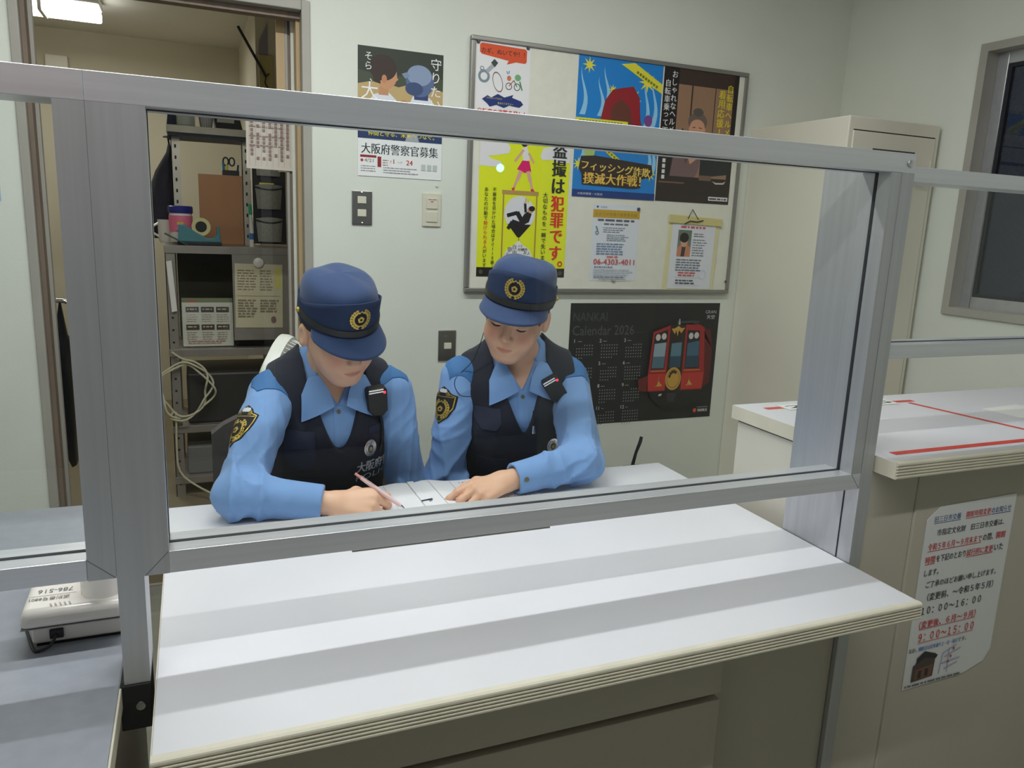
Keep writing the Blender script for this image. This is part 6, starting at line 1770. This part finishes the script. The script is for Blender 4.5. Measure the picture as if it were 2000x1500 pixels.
# garments
def garment(name, label, secs, m, cat='jacket', n=18):
    vs = []; r0 = random.Random(len(label))
    for (cx, cy, z, rx, ry) in secs:
        for j in range(n):
            a = 2 * PI * j / n; f = 1 + .08 * math.sin(5 * a + z * 9)
            vs.append((cx + rx * f * math.cos(a), cy + ry * f * math.sin(a), z))
    k = len(secs)
    fs = [(i * n + j, i * n + (j + 1) % n, (i + 1) * n + (j + 1) % n, (i + 1) * n + j) for i in range(k - 1) for j in range(n)] + [tuple(range(n))[::-1], tuple((k - 1) * n + j for j in range(n))]
    return tag(MB().add(vs, fs).build(name, m, smooth=True), label, cat)
M_JKT = mat('dark_jacket', rgb(44, 40, 52), 0.85, var=.2, vscale=20); M_JK2 = mat('black_nylon', rgb(20, 24, 32), 0.35, var=.2, vscale=15)
garment('hanging_jacket', 'dark jacket hanging behind the rack post, left of the wooden board', [(-.115, 3.80, 1.235, .06, .10), (-.118, 3.80, 1.30, .075, .12), (-.110, 3.80, 1.42, .060, .11), (-.090, 3.80, 1.52, .045, .10), (-.074, 3.80, 1.60, .012, .04), (-.072, 3.80, 1.64, .004, .006)], M_JKT)
tag(MB().tube([(-.072, 3.80, 1.64), (-.075, 3.77, 1.665), (-.090, 3.72, 1.66), (-.060, 3.640, 1.66)], .004, n=8).build('coat_hook', M_BLACK, smooth=True), 'black hook on the rack holding the dark jacket', 'hook')
cr = thing('clothes_rail', 'chrome clothes rail in the rear room at the left of the doorway', 'clothes rail', (-.65, 3.1, RF))
bind(cr, 'bar', MB().tube([(-.90, 3.10, 1.027), (-.425, 3.10, 1.027), (-.413, 3.10, 1.022)], .008, n=10), M_CHROME, smooth=True)
for x in (-.88, -.60):
    bind(cr, 'upright', MB().tube([(x, 3.10, RF + .01), (x, 3.10, 1.027)], .010, n=10), M_CHROME, smooth=True)
    bind(cr, 'foot', MB().tube([(x, 2.92, RF + .01), (x, 3.28, RF + .01)], .010, n=10), M_CHROME, smooth=True)
garment('black_coat', 'shiny black coat hanging at the left inside the doorway', [(-.428, 3.10, .43, .010, .05), (-.436, 3.10, .50, .022, .10), (-.448, 3.10, .62, .042, .13), (-.450, 3.10, .80, .045, .14), (-.446, 3.10, .88, .040, .12), (-.440, 3.10, .905, .02, .05), (-.436, 3.10, 1.022, .003, .005)], M_JK2, 'coat')
garment('knit_hat', 'dark hat resting on the chrome clothes rail', [(-.520, 3.10, 1.035, .05, .08), (-.510, 3.10, 1.06, .055, .085), (-.510, 3.10, 1.10, .050, .08), (-.512, 3.10, 1.14, .03, .05), (-.515, 3.10, 1.155, .005, .01)], M_JKT, 'hat')
# wall box, stick and folder
tag(MB().box(-.705, -.594, 5.15, RY - .001, 2.04, 2.173).build('wall_box', M_CREAMP, bevel=.004), 'cream box on the far wall of the rear room', 'wall box')
bs = thing('black_stick', 'black stick rising at an angle by the rear doorway strips', 'stick', (.35, 3.92, 1.90))
bind(bs, 'rod', MB().tube([(.234, 3.92, 2.181), (.352, 3.92, 1.977)], .0065, n=8), M_BLACK, smooth=True)
bind(bs, 'cable_tie', MB().tube(smooth_path([(.366, 3.93, 1.994), (.352, 3.92, 1.977), (.348, 3.93, 1.95), (.36, 3.93, 1.928), (.35, 3.93, 1.896)]), .003, n=6), M_BLACK, smooth=True)
tag(MB().box(.322, .385, 3.935, 3.949, 1.86, 2.075).build('wooden_plaque', mat('olive_board', rgb(186, 172, 118), 0.6, var=.05), bevel=.002), 'small olive board on the wall behind the black stick', 'board')
tag(MB().prism([(.323, 2.078), (.364, 2.078), (.364, 2.22), (.352, 2.19), (.327, 2.135)], .004, o=(0, 3.949, 0), u=U, v=V, nrm=(0, -1, 0)).build('grey_pennant', mat('lilac_grey', rgb(150, 146, 160), 0.7)), 'grey pennant above the olive board', 'pennant')
tag(MB().obox((-.078, 3.33, 1.06), (.010, .0, .002), (0, .004, 0), (-.006, 0, .10)).build('white_folder', M_WHITEP), 'white folder edge hanging on the rack post', 'folder')
# strips of the sliding door pocket at the right of the doorway
for (x0, x1, m_, y0) in ((.3345, .3445, M_WALL, 2.83), (.3265, .3335, M_BROWN, 2.845), (.3165, .3255, M_JAMB, 2.84)):
    MB().box(x0, x1, y0, YB + T + .02, RF, DZ - .001).build('pocket_strip', m_, d1)
MB().box(.288, .316, 2.838, 2.846, 1.50, DZ - .001).build('pocket_board', M_TAN, d1)

# ------------------------------------------------------------------ lamps out on the street behind the photographer (seen only as reflections)
def street_lamp(name, label, c, r, col, stren, cat='street light'):
    t = thing(name, label, cat, (c[0], c[1], -0.1))
    bind(t, 'lamp', MB().ball(c, r, n=16), mat('glow_%d%d%d' % tuple(int(v * 9) for v in col), col, 0.4, emit=(col, stren)), smooth=True)
    bind(t, 'pole', MB().tube([(c[0], c[1] - r, -0.1), (c[0], c[1] - r, c[2] + r)], .04, n=10), M_BLACK, smooth=True)
street_lamp('red_lamp', 'red police box lamp on a pole outside the entrance', (-.744, -2.6, 1.98), .05, (1.0, 0.05, 0.08), 22)
street_lamp('traffic_signal', 'green traffic signal across the street', (4.356, -9.0, 2.194), .06, (0.25, 1.0, 0.75), 30)
street_lamp('street_light', 'orange street light across the street', (6.95, -9.0, 1.15), .12, (1.0, 0.45, 0.12), 20)
